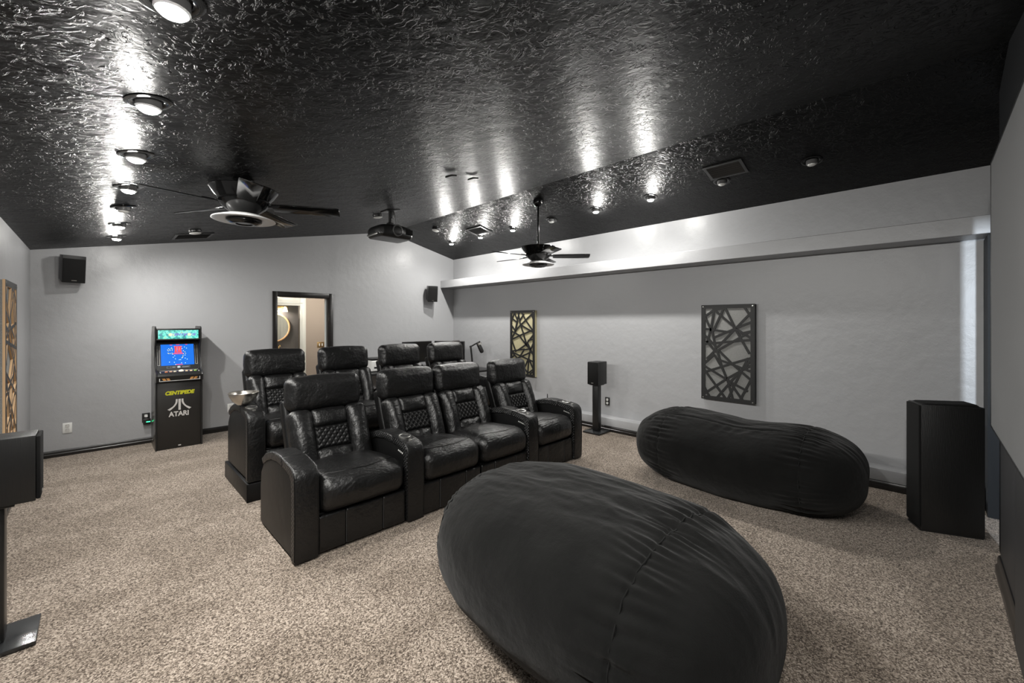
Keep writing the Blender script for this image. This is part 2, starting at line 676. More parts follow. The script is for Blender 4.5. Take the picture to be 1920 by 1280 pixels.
# door casing
bm = NB()
box(bm, (1.978, YB - 0.018, 0), (DX0 + 0.004, YB, DZ + 0.075), 0.004)
box(bm, (DX1 - 0.004, YB - 0.018, 0), (2.928, YB, DZ + 0.075), 0.004)
box(bm, (DX0 + 0.004, YB - 0.018, DZ - 0.004), (DX1 - 0.004, YB, DZ + 0.075), 0.004)
casing = struct(obj('door_1', bm, trim_m))
bm = NB()
box(bm, (DX0, YB, 0), (DX0 + 0.012, YB + 0.12, DZ))
box(bm, (DX1 - 0.012, YB, 0), (DX1, YB + 0.12, DZ))
box(bm, (DX0 + 0.012, YB, DZ - 0.012), (DX1 - 0.012, YB + 0.12, DZ))
obj('jamb', bm, trim_m, casing)
bm = NB()
box(bm, (DX1 - 0.03, YB + 0.085, 0), (DX1 - 0.012, YB + 0.12, DZ - 0.012))
obj('door_stop', bm, white_paint_m, casing)

# ------------------------------------------------------------------ hall and bathroom seen through the doorway
HY = 9.6
bm = NB()
box(bm, (XL, HY, 0), (2.2, HY + 0.1, 2.45))
box(bm, (2.2, HY, 2.0), (3.118, HY + 0.1, 2.45))
box(bm, (3.118, HY, 0), (XR, HY + 0.1, 2.45))
struct(obj('wall_hall', bm, hall_wall_m))
bm = NB()
box(bm, (3.112, HY - 0.02, 0), (3.234, HY, 2.25), 0.004)
box(bm, (2.08, HY - 0.02, 1.968), (3.112, HY, 2.25), 0.004)
box(bm, (2.08, HY - 0.02, 0), (2.2, HY, 1.968), 0.004)
box(bm, (3.150, HY - 0.030, 0), (3.170, HY - 0.02, 2.02), 0.002)
box(bm, (2.2, HY - 0.030, 2.02), (3.170, HY - 0.02, 2.04), 0.002)
struct(obj('door_2', bm, white_paint_m))
struct(obj('wall_hall_side', box(NB(), (XL - 0.1, YB + 0.12, 0), (XL, 9.6, 2.45)), hall_wall_m))
struct(obj('wall_hall_side', box(NB(), (XR, YB + 0.12, 0), (XR + 0.1, 9.6, 2.45)), hall_wall_m))
struct(obj('wall_bathroom', box(NB(), (1.2, 11.2, 0), (4.6, 11.3, 2.45)), bath_wall_m))
struct(obj('wall_bathroom_side', box(NB(), (4.5, HY + 0.1, 0), (4.6, 11.2, 2.45)), bath_wall_m))
struct(obj('wall_bathroom_side', box(NB(), (1.2, HY + 0.1, 0), (1.3, 11.2, 2.45)), white_paint_m))
bm = NB()
box(bm, (3.25, HY + 0.105, 0.01), (4.05, HY + 0.14, 2.02), 0.003)
for x0, x1 in ((3.34, 3.60), (3.70, 3.96)):
    for z0, z1 in ((0.2, 0.9), (1.05, 1.9)):
        box(bm, (x0, HY + 0.14, z0), (x1, HY + 0.148, z1), 0.004)
struct(obj('door_3', bm, white_paint_m))
t = thing('round_mirror', 'round wall mirror in a pale wooden ring frame, seen through the doorway', 'mirror', (3.05, 11.19, 1.486))
Mb = Matrix.Rotation(radians(90), 4, 'X')
obj('frame', lathe(NB(), [(0.318, 0.0), (0.318, 0.03), (0.335, 0.036), (0.352, 0.03), (0.352, 0.0), (0.318, 0.0)], 48, Mb), raw_wood_m, t)
obj('mirror_glass', lathe(NB(), [(0, 0.012), (0.32, 0.012), (0.32, 0.002), (0, 0.002)], 48, Mb), mat('mirror_silver', (0.85, 0.87, 0.86), 0.03, metal=1), t)
t = thing('vanity_light', 'brass vanity light with glowing glass shades above the round mirror', 'lamp', (3.05, 11.19, 1.94))
obj('mounting_bar', box(NB(), (-0.3, -0.03, 0.02), (0.3, 0, 0.07), 0.006), brass_m, t)
shade_glow = mat('glowing_glass_shade', (1, 0.9, 0.75), 0.4, emit=(1.0, 0.78, 0.5), estr=2.0)
for x in (-0.22, 0, 0.22):
    s = obj('shade', lathe(NB(), [(0.022, 0.05), (0.035, 0.02), (0.055, -0.07), (0.050, -0.07), (0.03, 0.02), (0.022, 0.05)], 20, Matrix.Translation((x, -0.09, 0))), shade_glow, t)
    obj('arm', tube(NB(), [(x, -0.03, 0.045), (x, -0.07, 0.06), (x, -0.09, 0.05)], 0.008), brass_m, t)
point_light('vanity_glow', (3.05, 11.0, 1.90), 0.06, 24, (1.0, 0.86, 0.70))
t = thing('vanity_cabinet', 'bathroom vanity with a white top below the round mirror', 'cabinet', (3.05, 10.92, 0))
obj('body', box(NB(), (-0.5, -0.25, 0.08), (0.5, 0.26, 0.86), 0.004), mat('vanity_wood', (0.10, 0.07, 0.05), 0.5), t)
obj('countertop', box(NB(), (-0.52, -0.27, 0.861), (0.52, 0.27, 0.90), 0.006), white_m, t)
for s in (-1, 1):
    d = obj('door', box(NB(), (s * 0.25 - 0.235, -0.268, 0.12), (s * 0.25 + 0.235, -0.25, 0.84), 0.004), mat('vanity_wood', (0.1, 0.07, 0.05)), t)
    obj('knob', cyl(NB(), (s * 0.05, -0.268, 0.6), (s * 0.05, -0.29, 0.6), 0.012), brass_m, d)
t = thing('bathroom_faucet', 'brass faucet standing on the white bathroom vanity top', 'faucet', (3.12, 11.08, 0.901))
obj('spout', tube(NB(), [(0, 0, 0), (0, 0, 0.12), (0, -0.03, 0.16), (0, -0.09, 0.16), (0, -0.11, 0.13)], 0.012), brass_m, t)
for s in (-1, 1):
    obj('handle', lathe(NB(), [(0, 0), (0.02, 0), (0.014, 0.05), (0.022, 0.07), (0, 0.08)], 16, Matrix.Translation((s * 0.08, 0, 0))), brass_m, t)
t = thing('light_switch', 'brass double light switch plate on the beige hall wall', 'switch', (3.55, HY - 0.001, 1.11))
obj('plate', box(NB(), (-0.075, -0.008, -0.06), (0.075, 0, 0.06), 0.003), brass_m, t)
for s in (-1, 1):
    obj('toggle', box(NB(), (s * 0.03 - 0.012, -0.014, -0.03), (s * 0.03 + 0.012, -0.008, 0.03), 0.002), white_m, t)

# ------------------------------------------------------------------ projection screen and the cabinets under it
t = thing('projection_screen', 'large grey projection screen with a thin black frame on the right edge of view', 'screen', (2.5, -0.286, 0.93))
obj('screen_surface', box(NB(), (-1.585, -0.012, 0.012), (1.585, -0.002, 1.69)), screen_m, t)
bm = NB()
box(bm, (-1.6, -0.05, 0), (1.6, 0, 0.012), 0.002)
box(bm, (-1.6, -0.05, 1.69), (1.6, 0, 1.706), 0.002)
box(bm, (-1.6, -0.05, 0.012), (-1.585, 0, 1.69), 0.002)
box(bm, (1.585, -0.05, 0.012), (1.6, 0, 1.69), 0.002)
obj('frame', bm, plastic_m, t)
t = thing('low_wall_cabinet', 'charcoal low cabinet front with a black skirting under the right end of the screen', 'cabinet', (3.65, -0.327, 0))
obj('panel', box(NB(), (-0.42, -0.026, 0.0), (0.42, 0, 0.915), 0.003), cabinet_m, t)
obj('skirting', prism(NB(), [(a, z * 1.5) for a, z in PB], -0.42, 0.428, 'x'), trim_m, t)
t = thing('speaker_cabinet', 'charcoal cabinet front standing forward of the low cabinet at the frame edge', 'cabinet', (1.9, -0.303, 0))
obj('panel', box(NB(), (-1.3, -0.024, 0.0), (1.3, 0, 0.91), 0.003), cabinet_m, t)

# ------------------------------------------------------------------ ceiling lamps
nl = Vector((SL, 0, -1)).normalized()      # pointing down out of the left slope
nr = Vector((-SR, 0, -1)).normalized()


def lamp(x, y, lit, label):
    n = nl if x < RIDGE_X else nr
    z = ceil_z(x)
    t = thing('ceiling_spotlight', label, 'spotlight', (x, y, z), group=None)
    M = frame(n)
    obj('trim_ring', lathe(NB(), [(0.056, 0.0), (0.086, 0.0), (0.086, 0.005), (0.074, 0.010), (0.056, 0.006), (0.052, 0.002), (0.056, 0)], 28, M), gloss_black_m, t)
    D = Matrix.Rotation(pi, 4, 'X')
    obj('bulb_housing', lathe(NB(), [(0.047, -0.002), (0.047, 0.030), (0.042, 0.036), (0.036, 0.036), (0.030, 0.02), (0.0, 0.02)], 24, D), mat('grey_bulb_collar', (0.12, 0.12, 0.12), 0.3), t)
    obj('bulb', lathe(NB(), [(0.036, 0.034), (0.034, 0.043), (0.022, 0.050), (0, 0.053)], 24, D), bulb_m if lit else bulb_off_m, t)
    if lit:
        point_light('spotlight_glow', (0, 0, -0.085), 0.028, LAMP_W * (1.1 if x < RIDGE_X else 2.6), (1.0, 0.98, 0.935), t)
        spot_light('spotlight_beam', (0, 0, -0.09), 0.028, SPOT_W * (1.0 if x < RIDGE_X else 0.78), (1.0, 0.98, 0.935), 165, t, -34 if x < RIDGE_X else 8)
    return t


ORD = ['nearest', 'second', 'third', 'fourth', 'fifth', 'sixth', 'seventh', 'eighth']
lamp(0.165, -0.05, True, 'lit ceiling spotlight added to the left row, out of view right over the camera')  # unseen lamp added to light the near floor and right wall
lamp(0.165, 0.80, True, 'lit ceiling spotlight added to the left row, out of view just ahead of the camera')  # second unseen lamp, added for the same light
for k, y in enumerate((1.70, 2.55, 3.40, 4.24, 5.03, 5.91, 6.78)):
    lit = k != 4
    lamp(0.165, y * 0.962, lit, ('lit round ceiling spotlight of the left row, %s in view counting from the camera' % ORD[k]) if lit
         else 'unlit ceiling spotlight in the left row, between the glowing ones')
for k, y in enumerate((0.806, 1.635, 2.483, 3.298, 4.10, 4.949, 5.778, 6.655)):
    lit = k not in (0, 1, 4)
    lamp(4.83, y * 0.973, lit, ('lit ceiling spotlight of the right row, %s counting from the camera' % ORD[k]) if lit else
         ('unlit ceiling spotlight furthest right, alone beyond the vent', 'unlit ceiling spotlight just beside the big right vent', '', '', 'unlit ceiling spotlight just right of the far fan\'s rod')[k])

# small detectors
for (x, y, lb) in ((0.847, 6.293, 'small round detector with a white face beside the left ceiling vent'),
                   (2.772, 5.417, 'small round detector with a white face beside the projector mount'),
                   (4.286, 6.21, 'small white ceiling detector just right of the projector')):
    t = thing('ceiling_detector', lb, 'detector', (x, y, ceil_z(x)))
    M = frame(nl if x < RIDGE_X else nr)
    obj('base', lathe(NB(), [(0, -0.001), (0.068, -0.001), (0.066, 0.018), (0.05, 0.028), (0, 0.028)], 28, M), plastic_m, t)
    obj('cover', lathe(NB(), [(0.0, 0.0285), (0.058, 0.0285), (0.060, 0.036), (0.04, 0.044), (0, 0.046)], 28, M), white_m, t)

# two small black chevron clips
for (x, y, lb) in ((2.411, 3.236, 'small black chevron clip on the ceiling, left of the two'), (2.716, 3.277, 'small black chevron clip on the ceiling, right of the two')):
    t = obj('ceiling_clip', prism(NB(), [(-0.056, -0.036), (-0.054, -0.022), (0.0, -0.004), (0.054, -0.008), (0.056, -0.020), (0.004, -0.018)], -0.012, 0.012, 'y', 0.001), plastic_m)
    t.location = (x, y, ceil_z(x) - 0.004)
    t.rotation_euler = (0, 0, radians(-45))
    tag(t, lb, 'clip')


def vent(x, y, wx, wy, label, cross=False):
    """a louvred register lying in the slope, blades running along y"""
    n = nl if x < RIDGE_X else nr
    yv = Vector((0, 1, 0))
    xv = yv.cross(n)
    M = Matrix((yv, -xv, n) if cross else (xv, yv, n)).transposed().to_4x4()
    t = thing('ceiling_vent', label, 'vent', (x, y, ceil_z(x)), M.to_euler())
    bm = NB()
    hx, hy, b = wx / 2, wy / 2, 0.028
    prism(bm, [(-hx, -hy), (hx, -hy), (hx - b, -hy + b), (-hx + b, -hy + b)], 0, 0.010, 'z')
    prism(bm, [(hx, -hy), (hx, hy), (hx - b, hy - b), (hx - b, -hy + b)], 0, 0.010, 'z')
    prism(bm, [(hx, hy), (-hx, hy), (-hx + b, hy - b), (hx - b, hy - b)], 0, 0.010, 'z')
    prism(bm, [(-hx, hy), (-hx, -hy), (-hx + b, -hy + b), (-hx + b, hy - b)], 0, 0.010, 'z')
    obj('frame', bm, mat('black_register', (0.03, 0.03, 0.03), 0.4), t)
    obj('backing', box(NB(), (-hx + b, -hy + b, 0.0005), (hx - b, hy - b, 0.0015)), mat('painted_vent_dark', (0.002, 0.002, 0.002), 0.9), t)  # flat black sheet: the duct's darkness is put into the colour
    k = 6
    step = (wx - 2 * b) / k
    first = None
    for i in range(k):
        cx = -hx + b + step * (i + 0.5)
        if first is None:
            first = obj('slat', box(NB(), (-0.010, -hy + b, -0.001), (0.010, hy - b, 0.001), M=Matrix.Rotation(radians(35), 4, 'Y')), MATS['black_register'], t)
            s = first
        else:
            s = first.copy()
            COL.objects.link(s)
        s.location = (cx, 0, 0.0075)


vent(4.63, 1.49, 0.27, 0.37, 'large black louvred ceiling vent near the upper right')
vent(4.66, 5.47, 0.27, 0.39, 'black louvred ceiling vent between the far right spotlights')
vent(0.89, 6.75, 0.42, 0.40, 'black ceiling vent at the back left, close to the back wall', True)


# ------------------------------------------------------------------ ceiling fans
def fan(x, y, zrim, a0, R, label):
    zc = ceil_z(x)
    t = thing('ceiling_fan', label, 'fan', (x, y, zrim), group='two black ceiling fans')
    M0 = Matrix.Identity(4)
    top = zc - zrim
    obj('canopy', lathe(NB(), [(0, top + 0.03), (0.072, top + 0.03), (0.072, top - 0.03), (0.060, top - 0.055), (0.038, top - 0.075), (0.016, top - 0.082), (0, top - 0.082)], 32), gloss_black_m, t)
    obj('downrod', cyl(NB(), (0, 0, 0.0), (0, 0, top - 0.08), 0.013), gloss_black_m, t)
    obj('upper_housing', lathe(NB(), [(0, 0.012), (0.09, 0.010), (0.235, 0.0), (0.237, -0.006), (0.205, -0.055), (0.172, -0.090), (0, -0.090)], 48), gloss_black_m, t)
    obj('motor', lathe(NB(), [(0, -0.0905), (0.178, -0.0905), (0.182, -0.105), (0.150, -0.145), (0.105, -0.180), (0.09, -0.195), (0, -0.195)], 48), gloss_black_m, t)
    sk = obj('lower_skirt', lathe(NB(), [(0.09, -0.1955), (0.13, -0.205), (0.215, -0.236), (0.219, -0.242), (0.212, -0.246), (0.128, -0.236), (0.09, -0.225)], 48), grey_ring_m, t)
    obj('lower_cap', lathe(NB(), [(0, -0.225), (0.124, -0.2365), (0.122, -0.255), (0.095, -0.272), (0.06, -0.274), (0.056, -0.268), (0.0, -0.268)], 40), gloss_black_m, t)
    for k in range(5):
        a = radians(a0 + 72 * k)
        Mr = Matrix.Rotation(a, 4, 'Z') @ Matrix.Translation((0, 0, -0.128)) @ Matrix.Rotation(radians(-13), 4, 'X')
        bm = NB()
        prism(bm, [(0.20, -0.055), (0.30, -0.066), (R - 0.02, -0.072), (R, -0.066), (R + 0.004, 0.0), (R, 0.066), (R - 0.02, 0.072), (0.30, 0.066), (0.20, 0.055)], -0.004, 0.004, 'z', 0.002)
        bmesh.ops.transform(bm, matrix=Mr, verts=bm.verts[:])
        b = obj('blade', bm, gloss_black_m, t)
        bm = NB()
        prism(bm, [(0.10, -0.03), (0.19, -0.022), (0.26, -0.04), (0.285, 0.0), (0.26, 0.04), (0.19, 0.022), (0.10, 0.03)], 0.0045, 0.011, 'z', 0.002)
        bmesh.ops.transform(bm, matrix=Mr, verts=bm.verts[:])
        obj('blade_iron', bm, gloss_black_m, b)


fan(0.832, 3.838, 2.655, 45, 0.70, 'glossy black ceiling fan hanging close under the left ceiling slope')
fan(4.30, 3.79, 2.640, 24, 0.70, 'black ceiling fan on a long rod in front of the beam')

# ------------------------------------------------------------------ projector
t = thing('projector', 'black ceiling projector with a ringed lens hanging from the ridge area', 'projector', (2.79, 5.10, 2.705))


def pj(p):
    q = p.copy()
    k = max(0.0, -p.y / 0.2)
    q.x *= 1 - 0.10 * max(0, (abs(p.y) - 0.1)) / 0.1
    if p.z > 0:
        q.z -= 0.03 * (abs(p.x) / 0.25) ** 2
    return q


obj('body', softbox(NB(), (0, 0, 0.095), (0.50, 0.40, 0.17), 0.045, (8, 8, 4), (0.01, 0.02, 0.006), pj), plastic_m, t)
obj('lens_ring', lathe(NB(), [(0.062, 0), (0.075, 0.0), (0.075, 0.045), (0.066, 0.05), (0.060, 0.045), (0.055, 0.01), (0.062, 0)], 36, Matrix.Translation((-0.01, -0.175, 0.10)) @ Mb), mat('grey_lens_ring', (0.09, 0.09, 0.09), 0.3), t)
obj('lens', lathe(NB(), [(0.0, 0.0), (0.06, 0.0), (0.055, 0.022), (0.03, 0.034), (0, 0.037)], 32, Matrix.Translation((-0.01, -0.18, 0.10)) @ Mb), lens_m, t)
obj('side_trim', box(NB(), (-0.258, -0.14, 0.03), (-0.246, 0.14, 0.055), 0.004), dim_metal_m, t)
obj('intake_vent', box(NB(), (0.11, -0.221, 0.06), (0.21, -0.205, 0.13), 0.004), grille_m, t)
bm = NB()
box(bm, (-0.09, -0.09, 0.175), (0.09, 0.09, 0.19), 0.003)
box(bm, (-0.035, -0.03, 0.19), (0.035, 0.03, 0.235), 0.004)
cyl(bm, (0, 0, 0.235), (0, 0, 0.39), 0.022)
box(bm, (-0.03, -0.05, 0.29), (0.03, -0.03, 0.39), 0.003)
obj('mount_arm', bm, plastic_m, t)
obj('mount_plate', box(NB(), (-0.10, -0.09, -0.006), (0.10, 0.09, 0.006), 0.003), plastic_m, t, (0, 0, 0.392), (0, -math.atan(SL), 0))
bm = NB()
tube(bm, [(0.06, 0.0, 0.19), (0.075, -0.02, 0.25), (0.055, -0.03, 0.32), (0.06, 0, 0.39)], 0.006)
tube(bm, [(0.045, 0.02, 0.19), (0.05, 0.03, 0.27), (0.07, 0.0, 0.34), (0.05, 0.02, 0.39)], 0.005)
obj('cable', bm, mat('grey_cable', (0.2, 0.2, 0.2), 0.5), t)

# ------------------------------------------------------------------ lattice panels
PA = [(58,107,193,269),(252,46,186,270),(442,30,241,269),(241,46,643,237),(454,26,635,229),(923,94,331,436),(982,176,249,343),(30,250,540,285),(30,308,301,446),(189,252,116,390),(204,252,286,468),(30,415,948,357),(948,267,286,490),(619,221,897,489),(627,237,948,348),(44,129,271,46),(241,55,469,30),(806,24,931,131),(116,390,241,470),(748,298,948,271),(309,475,402,652),(402,652,513,789),(505,772,601,965),(363,491,585,604),(569,600,945,764),(10,720,577,608),(561,611,936,538),(32,645,465,766),(610,809,859,870),(68,698,481,979),(61,943,497,764),(465,775,962,604),(294,981,610,766),(569,790,962,546),(876,549,659,797),(667,788,513,976),(936,752,741,967),(513,772,775,964),(10,852,165,984),(348,575,945,676),(39,631,248,526),(278,543,394,648),(120,564,278,476)]
PBL = [(176,29,79,132),(176,29,322,166),(19,109,285,179),(19,218,224,319),(371,32,200,323),(346,45,420,207),(408,189,568,369),(482,33,655,155),(630,142,919,299),(556,61,395,158),(906,51,445,221),(469,207,212,314),(445,221,957,334),(881,64,995,158),(7,313,408,387),(79,445,581,351),(556,360,982,290),(383,387,655,520),(556,355,680,534),(982,361,655,516),(31,440,237,314),(310,157,237,296),(755,454,982,431),(73,467,234,633),(23,632,575,590),(575,597,832,580),(678,512,347,605),(652,503,884,639),(742,507,988,684),(582,595,423,697),(768,644,360,725),(372,720,60,798),(35,639,398,692),(398,692,1000,769),(73,648,372,766),(347,753,716,941),(23,737,172,694),(845,571,755,740),(768,722,729,946),(755,731,537,926),(781,740,962,893),(626,439,703,539),(1000,475,819,616),(716,955,1000,878),(832,953,1000,910),(936,866,1000,969)]


def lattice_panel(label, segs, loc, rotz, fab, side, W=0.61, H=1.19, D=0.065, bw=0.026, flip=False, edge=None):
    """local x runs right along the panel as one faces it, local -y is the front"""
    t = thing('acoustic_panel', label, 'wall panel', loc, (0, 0, rotz))
    obj('fabric_core', box(NB(), (-W / 2 + 0.004, -D + 0.014, 0.004), (W / 2 - 0.004, 0, H - 0.004), 0.004), [fab], t)
    bm = NB()
    fw = 0.045
    f0, f1 = -D, -D + 0.0135
    box(bm, (-W / 2, f0, 0), (-W / 2 + fw, f1, H))
    box(bm, (W / 2 - fw, f0, 0), (W / 2, f1, H))
    box(bm, (-W / 2 + fw, f0, 0), (W / 2 - fw, f1, fw))
    box(bm, (-W / 2 + fw, f0, H - fw), (W / 2 - fw, f1, H))
    for i, (a, b, c, d) in enumerate(segs):
        if flip:
            a, c = 1000 - a, 1000 - c
        p0 = Vector(((a / 1000 - 0.5) * W, 0, (1 - b / 1000) * H))
        p1 = Vector(((c / 1000 - 0.5) * W, 0, (1 - d / 1000) * H))
        v = (p1 - p0).normalized()
        p0, p1 = p0 - v * 0.012, p1 + v * 0.012
        for p in (p0, p1):
            p.x = max(-W / 2 + 0.014, min(W / 2 - 0.014, p.x))
            p.z = max(0.014, min(H - 0.014, p.z))
        v = (p1 - p0).normalized()
        s = Vector((-v.z, 0, v.x)) * bw / 2
        e = 0.0001 * (i % 9 + 1)
        prism(bm, [((p0 + s).x, (p0 + s).z), ((p1 + s).x, (p1 + s).z), ((p1 - s).x, (p1 - s).z), ((p0 - s).x, (p0 - s).z)], f0 + e, f1 - e, 'y')
    lt = obj('lattice', bm, [lattice_m, edge or lattice_m], t)
    for p in lt.data.polygons:
        if abs(p.normal.y) < 0.5:
            p.material_index = 1
    bm = NB()
    for sx in (-1, 1):
        for z in (0.022, H - 0.022):
            cyl(bm, (sx * (W / 2 - 0.022), -D, z), (sx * (W / 2 - 0.022), -D - 0.003, z), 0.007, seg=12)
    obj('screw_heads', bm, dim_metal_m, t)
    if side:
        for sx in (-1, 1):
            obj('edge_wrap', box(NB(), (min(sx * W / 2, sx * (W / 2 - 0.0035)), -D + 0.0138, 0.004), (max(sx * W / 2, sx * (W / 2 - 0.0035)), -0.0005, H - 0.004)), side, t)
    return t


# facing -x on the right wall: local -y -> world -x  (rotz = -90 deg)
lattice_panel('black lattice wall panel over grey fabric, nearer one on the right wall', PA, (XR - 0.001, 1.745, 0.635), radians(-90), fabric_grey_m, lattice_m)
lattice_panel('black lattice wall panel over gold fabric, far one on the right wall', PBL, (XR - 0.001, 5.22, 0.635), radians(-90), fabric_gold_m, fabric_gold_m)
lattice_panel('lattice wall panel with raw wood edges on the left wall', PA, (XL + 0.001, 4.93, 0.67), radians(90), fabric_grey_m, fabric_grey_m, W=0.62, H=1.24, D=0.085, flip=True, edge=raw_wood_m)

# ------------------------------------------------------------------ sockets
def socket(label, loc, rotz, m, m2, adapter=False):
    t = thing('wall_socket', label, 'socket', loc, (0, 0, rotz))
    obj('plate', box(NB(), (-0.04, -0.006, -0.062), (0.04, 0, 0.062), 0.003), m, t)
    for s in (-1, 1):
        obj('receptacle', box(NB(), (-0.017, -0.009, s * 0.026 - 0.017), (0.017, -0.006, s * 0.026 + 0.017), 0.006), m2, t)
    if adapter:
        a = obj('power_adapter', box(NB(), (-0.03, -0.05, -0.085), (0.045, -0.009, -0.008), 0.006), plastic_m, t)
        obj('indicator_light', box(NB(), (0.0, -0.0525, -0.055), (0.04, -0.05, -0.045)), mat('green_glow', (0, 0.3, 0.1), 0.3, emit=(0.05, 1.0, 0.35), estr=2.5), a)


socket('white wall socket on the back wall left of the arcade cabinet', (-0.245, YB - 0.001, 0.33), 0, white_m, mat('ivory', (0.55, 0.54, 0.52), 0.4))
socket('black wall socket with a green lit adapter beside the arcade cabinet', (0.47, YB - 0.001, 0.34), 0, plastic_m, white_m, True)
socket('white wall socket half hidden behind the steel bowl', (1.42, YB - 0.001, 0.335), 0, white_m, mat('ivory', (0.55, 0.54, 0.52), 0.4))
socket('black wall socket on the right wall beside the speaker stand', (XR - 0.001, 3.47, 0.40), radians(-90), plastic_m, white_m)

# ------------------------------------------------------------------ arcade cabinet
AX, AY = 0.759, 6.79
arc = thing('arcade_cabinet', 'black upright arcade cabinet with a glowing blue screen against the back wall', 'arcade game', (AX, AY, 0))
W2 = 0.238
side = [(0.0, 0.0), (0.0, 0.855), (-0.055, 0.862), (-0.062, 0.93), (-0.03, 0.968), (0.055, 0.99), (0.075, 1.02), (0.12, 1.16), (0.135, 1.28), (0.085, 1.355), (0.075, 1.39), (0.068, 1.53), (0.09, 1.548), (0.45, 1.548), (0.54, 1.40), (0.54, 0.0)]
side_mottle_m = mat('mottled_cabinet_side', (0.018, 0.018, 0.018), 0.3, vary=(9, (0.16, 0.155, 0.14), 3))  # black mottled with grey, used on the left side panel only
for s in (-1, 1):
    x0, x1 = (s * W2, s * (W2 - 0.016))
    sp = obj('side_panel', prism(NB(), side, min(x0, x1), max(x0, x1), 'x', 0.002), side_mottle_m if s < 0 else plastic_m, arc)
    tube_pts = [(s * (W2 - 0.008), y - 0.001, z) for y, z in side[:14]]
    obj('edge_molding', tube(NB(), tube_pts, 0.0085, 6), plastic_m, sp)
X = W2 - 0.0165
kick_m = mat('black_laminate', (0.016, 0.0145, 0.013), 0.45)
kick = obj('front_panel', box(NB(), (-X, 0.004, 0.006), (X, 0.02, 0.853), 0.001), kick_m, arc)
obj('back_panel', box(NB(), (-X, 0.51, 0.01), (X, 0.525, 1.40)), kick_m, arc)
cpf = obj('control_panel_front', prism(NB(), [(-0.045, 0.858), (-0.055, 0.93), (-0.02, 0.93), (0.02, 0.858)], -X, X, 'x'), plastic_m, arc)
Mf = Matrix.Translation((0, -0.0512, 0.894)) @ Matrix.Rotation(radians(-7.9), 4, 'X')
bm = NB()
for lo, hi in (((-0.205, -0.027), (0.205, -0.021)), ((-0.205, 0.021), (0.205, 0.027)), ((-0.205, -0.021), (-0.198, 0.021)), ((0.198, -0.021), (0.205, 0.021))):
    box(bm, (lo[0], -0.002, lo[1]), (hi[0], 0.0, hi[1]), M=Mf)
obj('panel_border', bm, mat('silver_print', (0.5, 0.5, 0.49), 0.4), cpf)
bm = NB()
for s in (-1, 1):
    for a, b in ((0.095, 0.125), (0.135, 0.165)):
        v = [Vector((s * a, -0.0015, -0.019)), Vector((s * b, -0.0015, -0.019)), Vector((s * (b + 0.02), -0.0015, 0.019)), Vector((s * (a + 0.02), -0.0015, 0.019))]
        if s < 0:
            v = [Vector((-(abs(p.x)), p.y, p.z)) for p in v]
        bm.faces.new([bm.verts.new(Mf @ p) for p in v])
bmesh.ops.solidify(bm, geom=bm.faces[:], thickness=0.001)
obj('orange_stripes', bm, mat('orange_print', (0.62, 0.30, 0.08), 0.45), cpf)
deck = obj('control_deck', prism(NB(), [(-0.055, 0.9305), (-0.028, 0.962), (0.10, 0.99), (0.10, 0.9305)], -X, X, 'x'), plastic_m, arc)
dz = lambda y: 0.962 + (y + 0.028) / 0.128 * 0.028
obj('trackball', lathe(NB(), [(0, 0), (0.028, 0), (0.026, 0.012), (0.018, 0.021), (0, 0.026)], 24, Matrix.Translation((0.02, 0.03, dz(0.03)))), mat('trackball_white', (0.75, 0.70, 0.6), 0.15), deck)
cols = [(0.7, 0.25, 0.12), (0.7, 0.45, 0.3), (0.72, 0.66, 0.5), (0.75, 0.55, 0.35), (0.8, 0.62, 0.42), (0.35, 0.6, 0.15)]
for i, x in enumerate((-0.13, -0.085, -0.045, 0.075, 0.12, 0.165)):
    obj('button', lathe(NB(), [(0, 0), (0.016, 0), (0.016, 0.008), (0.011, 0.012), (0, 0.012)], 16, Matrix.Translation((x, 0.02 + 0.01 * (i % 2), dz(0.02)))), mat('button_%d' % i, cols[i], 0.3), deck)
bm = NB()
for x in (-0.19, 0.198):
    box(bm, (x - 0.004, -0.025, dz(0) + 0.001), (x + 0.004, 0.085, dz(0.03) + 0.004))
box(bm, (-0.19, 0.078, dz(0.08)), (0.2, 0.083, dz(0.08) + 0.003))
obj('deck_border', bm, MATS['silver_print'], deck)
# bezel and screen, leaning back
Ms = Matrix.Translation((0, 0.125, 1.005)) @ Matrix.Rotation(radians(-17), 4, 'X')
bez = obj('screen_bezel', box(NB(), (-X, 0.0, -0.02), (X, 0.012, 0.375), M=Ms), plastic_m, arc)
obj('display', box(NB(), (-0.170, -0.003, 0.045), (0.170, 0.0, 0.325), M=Ms), mat('blue_screen', (0.0, 0.0, 0.0), 0.2, emit=(0.012, 0.135, 0.60), estr=1.0), bez)


def dots(name, pts, m, w=0.004, h=0.0035):
    bm = NB()
    for q in pts:
        x, z = q[0], q[1]
        a, b = (q[2], q[3]) if len(q) > 2 else (w, h)
        box(bm, (x - a, -0.0045, z - b), (x + a, -0.0031, z + b), M=Ms)
    return obj(name, bm, m, bez)


def scr(px, py):      # picture position on the display -> local
    return (-0.170 + (px - 225) / 665 * 0.34, 0.325 - (py - 455) / 425 * 0.28)


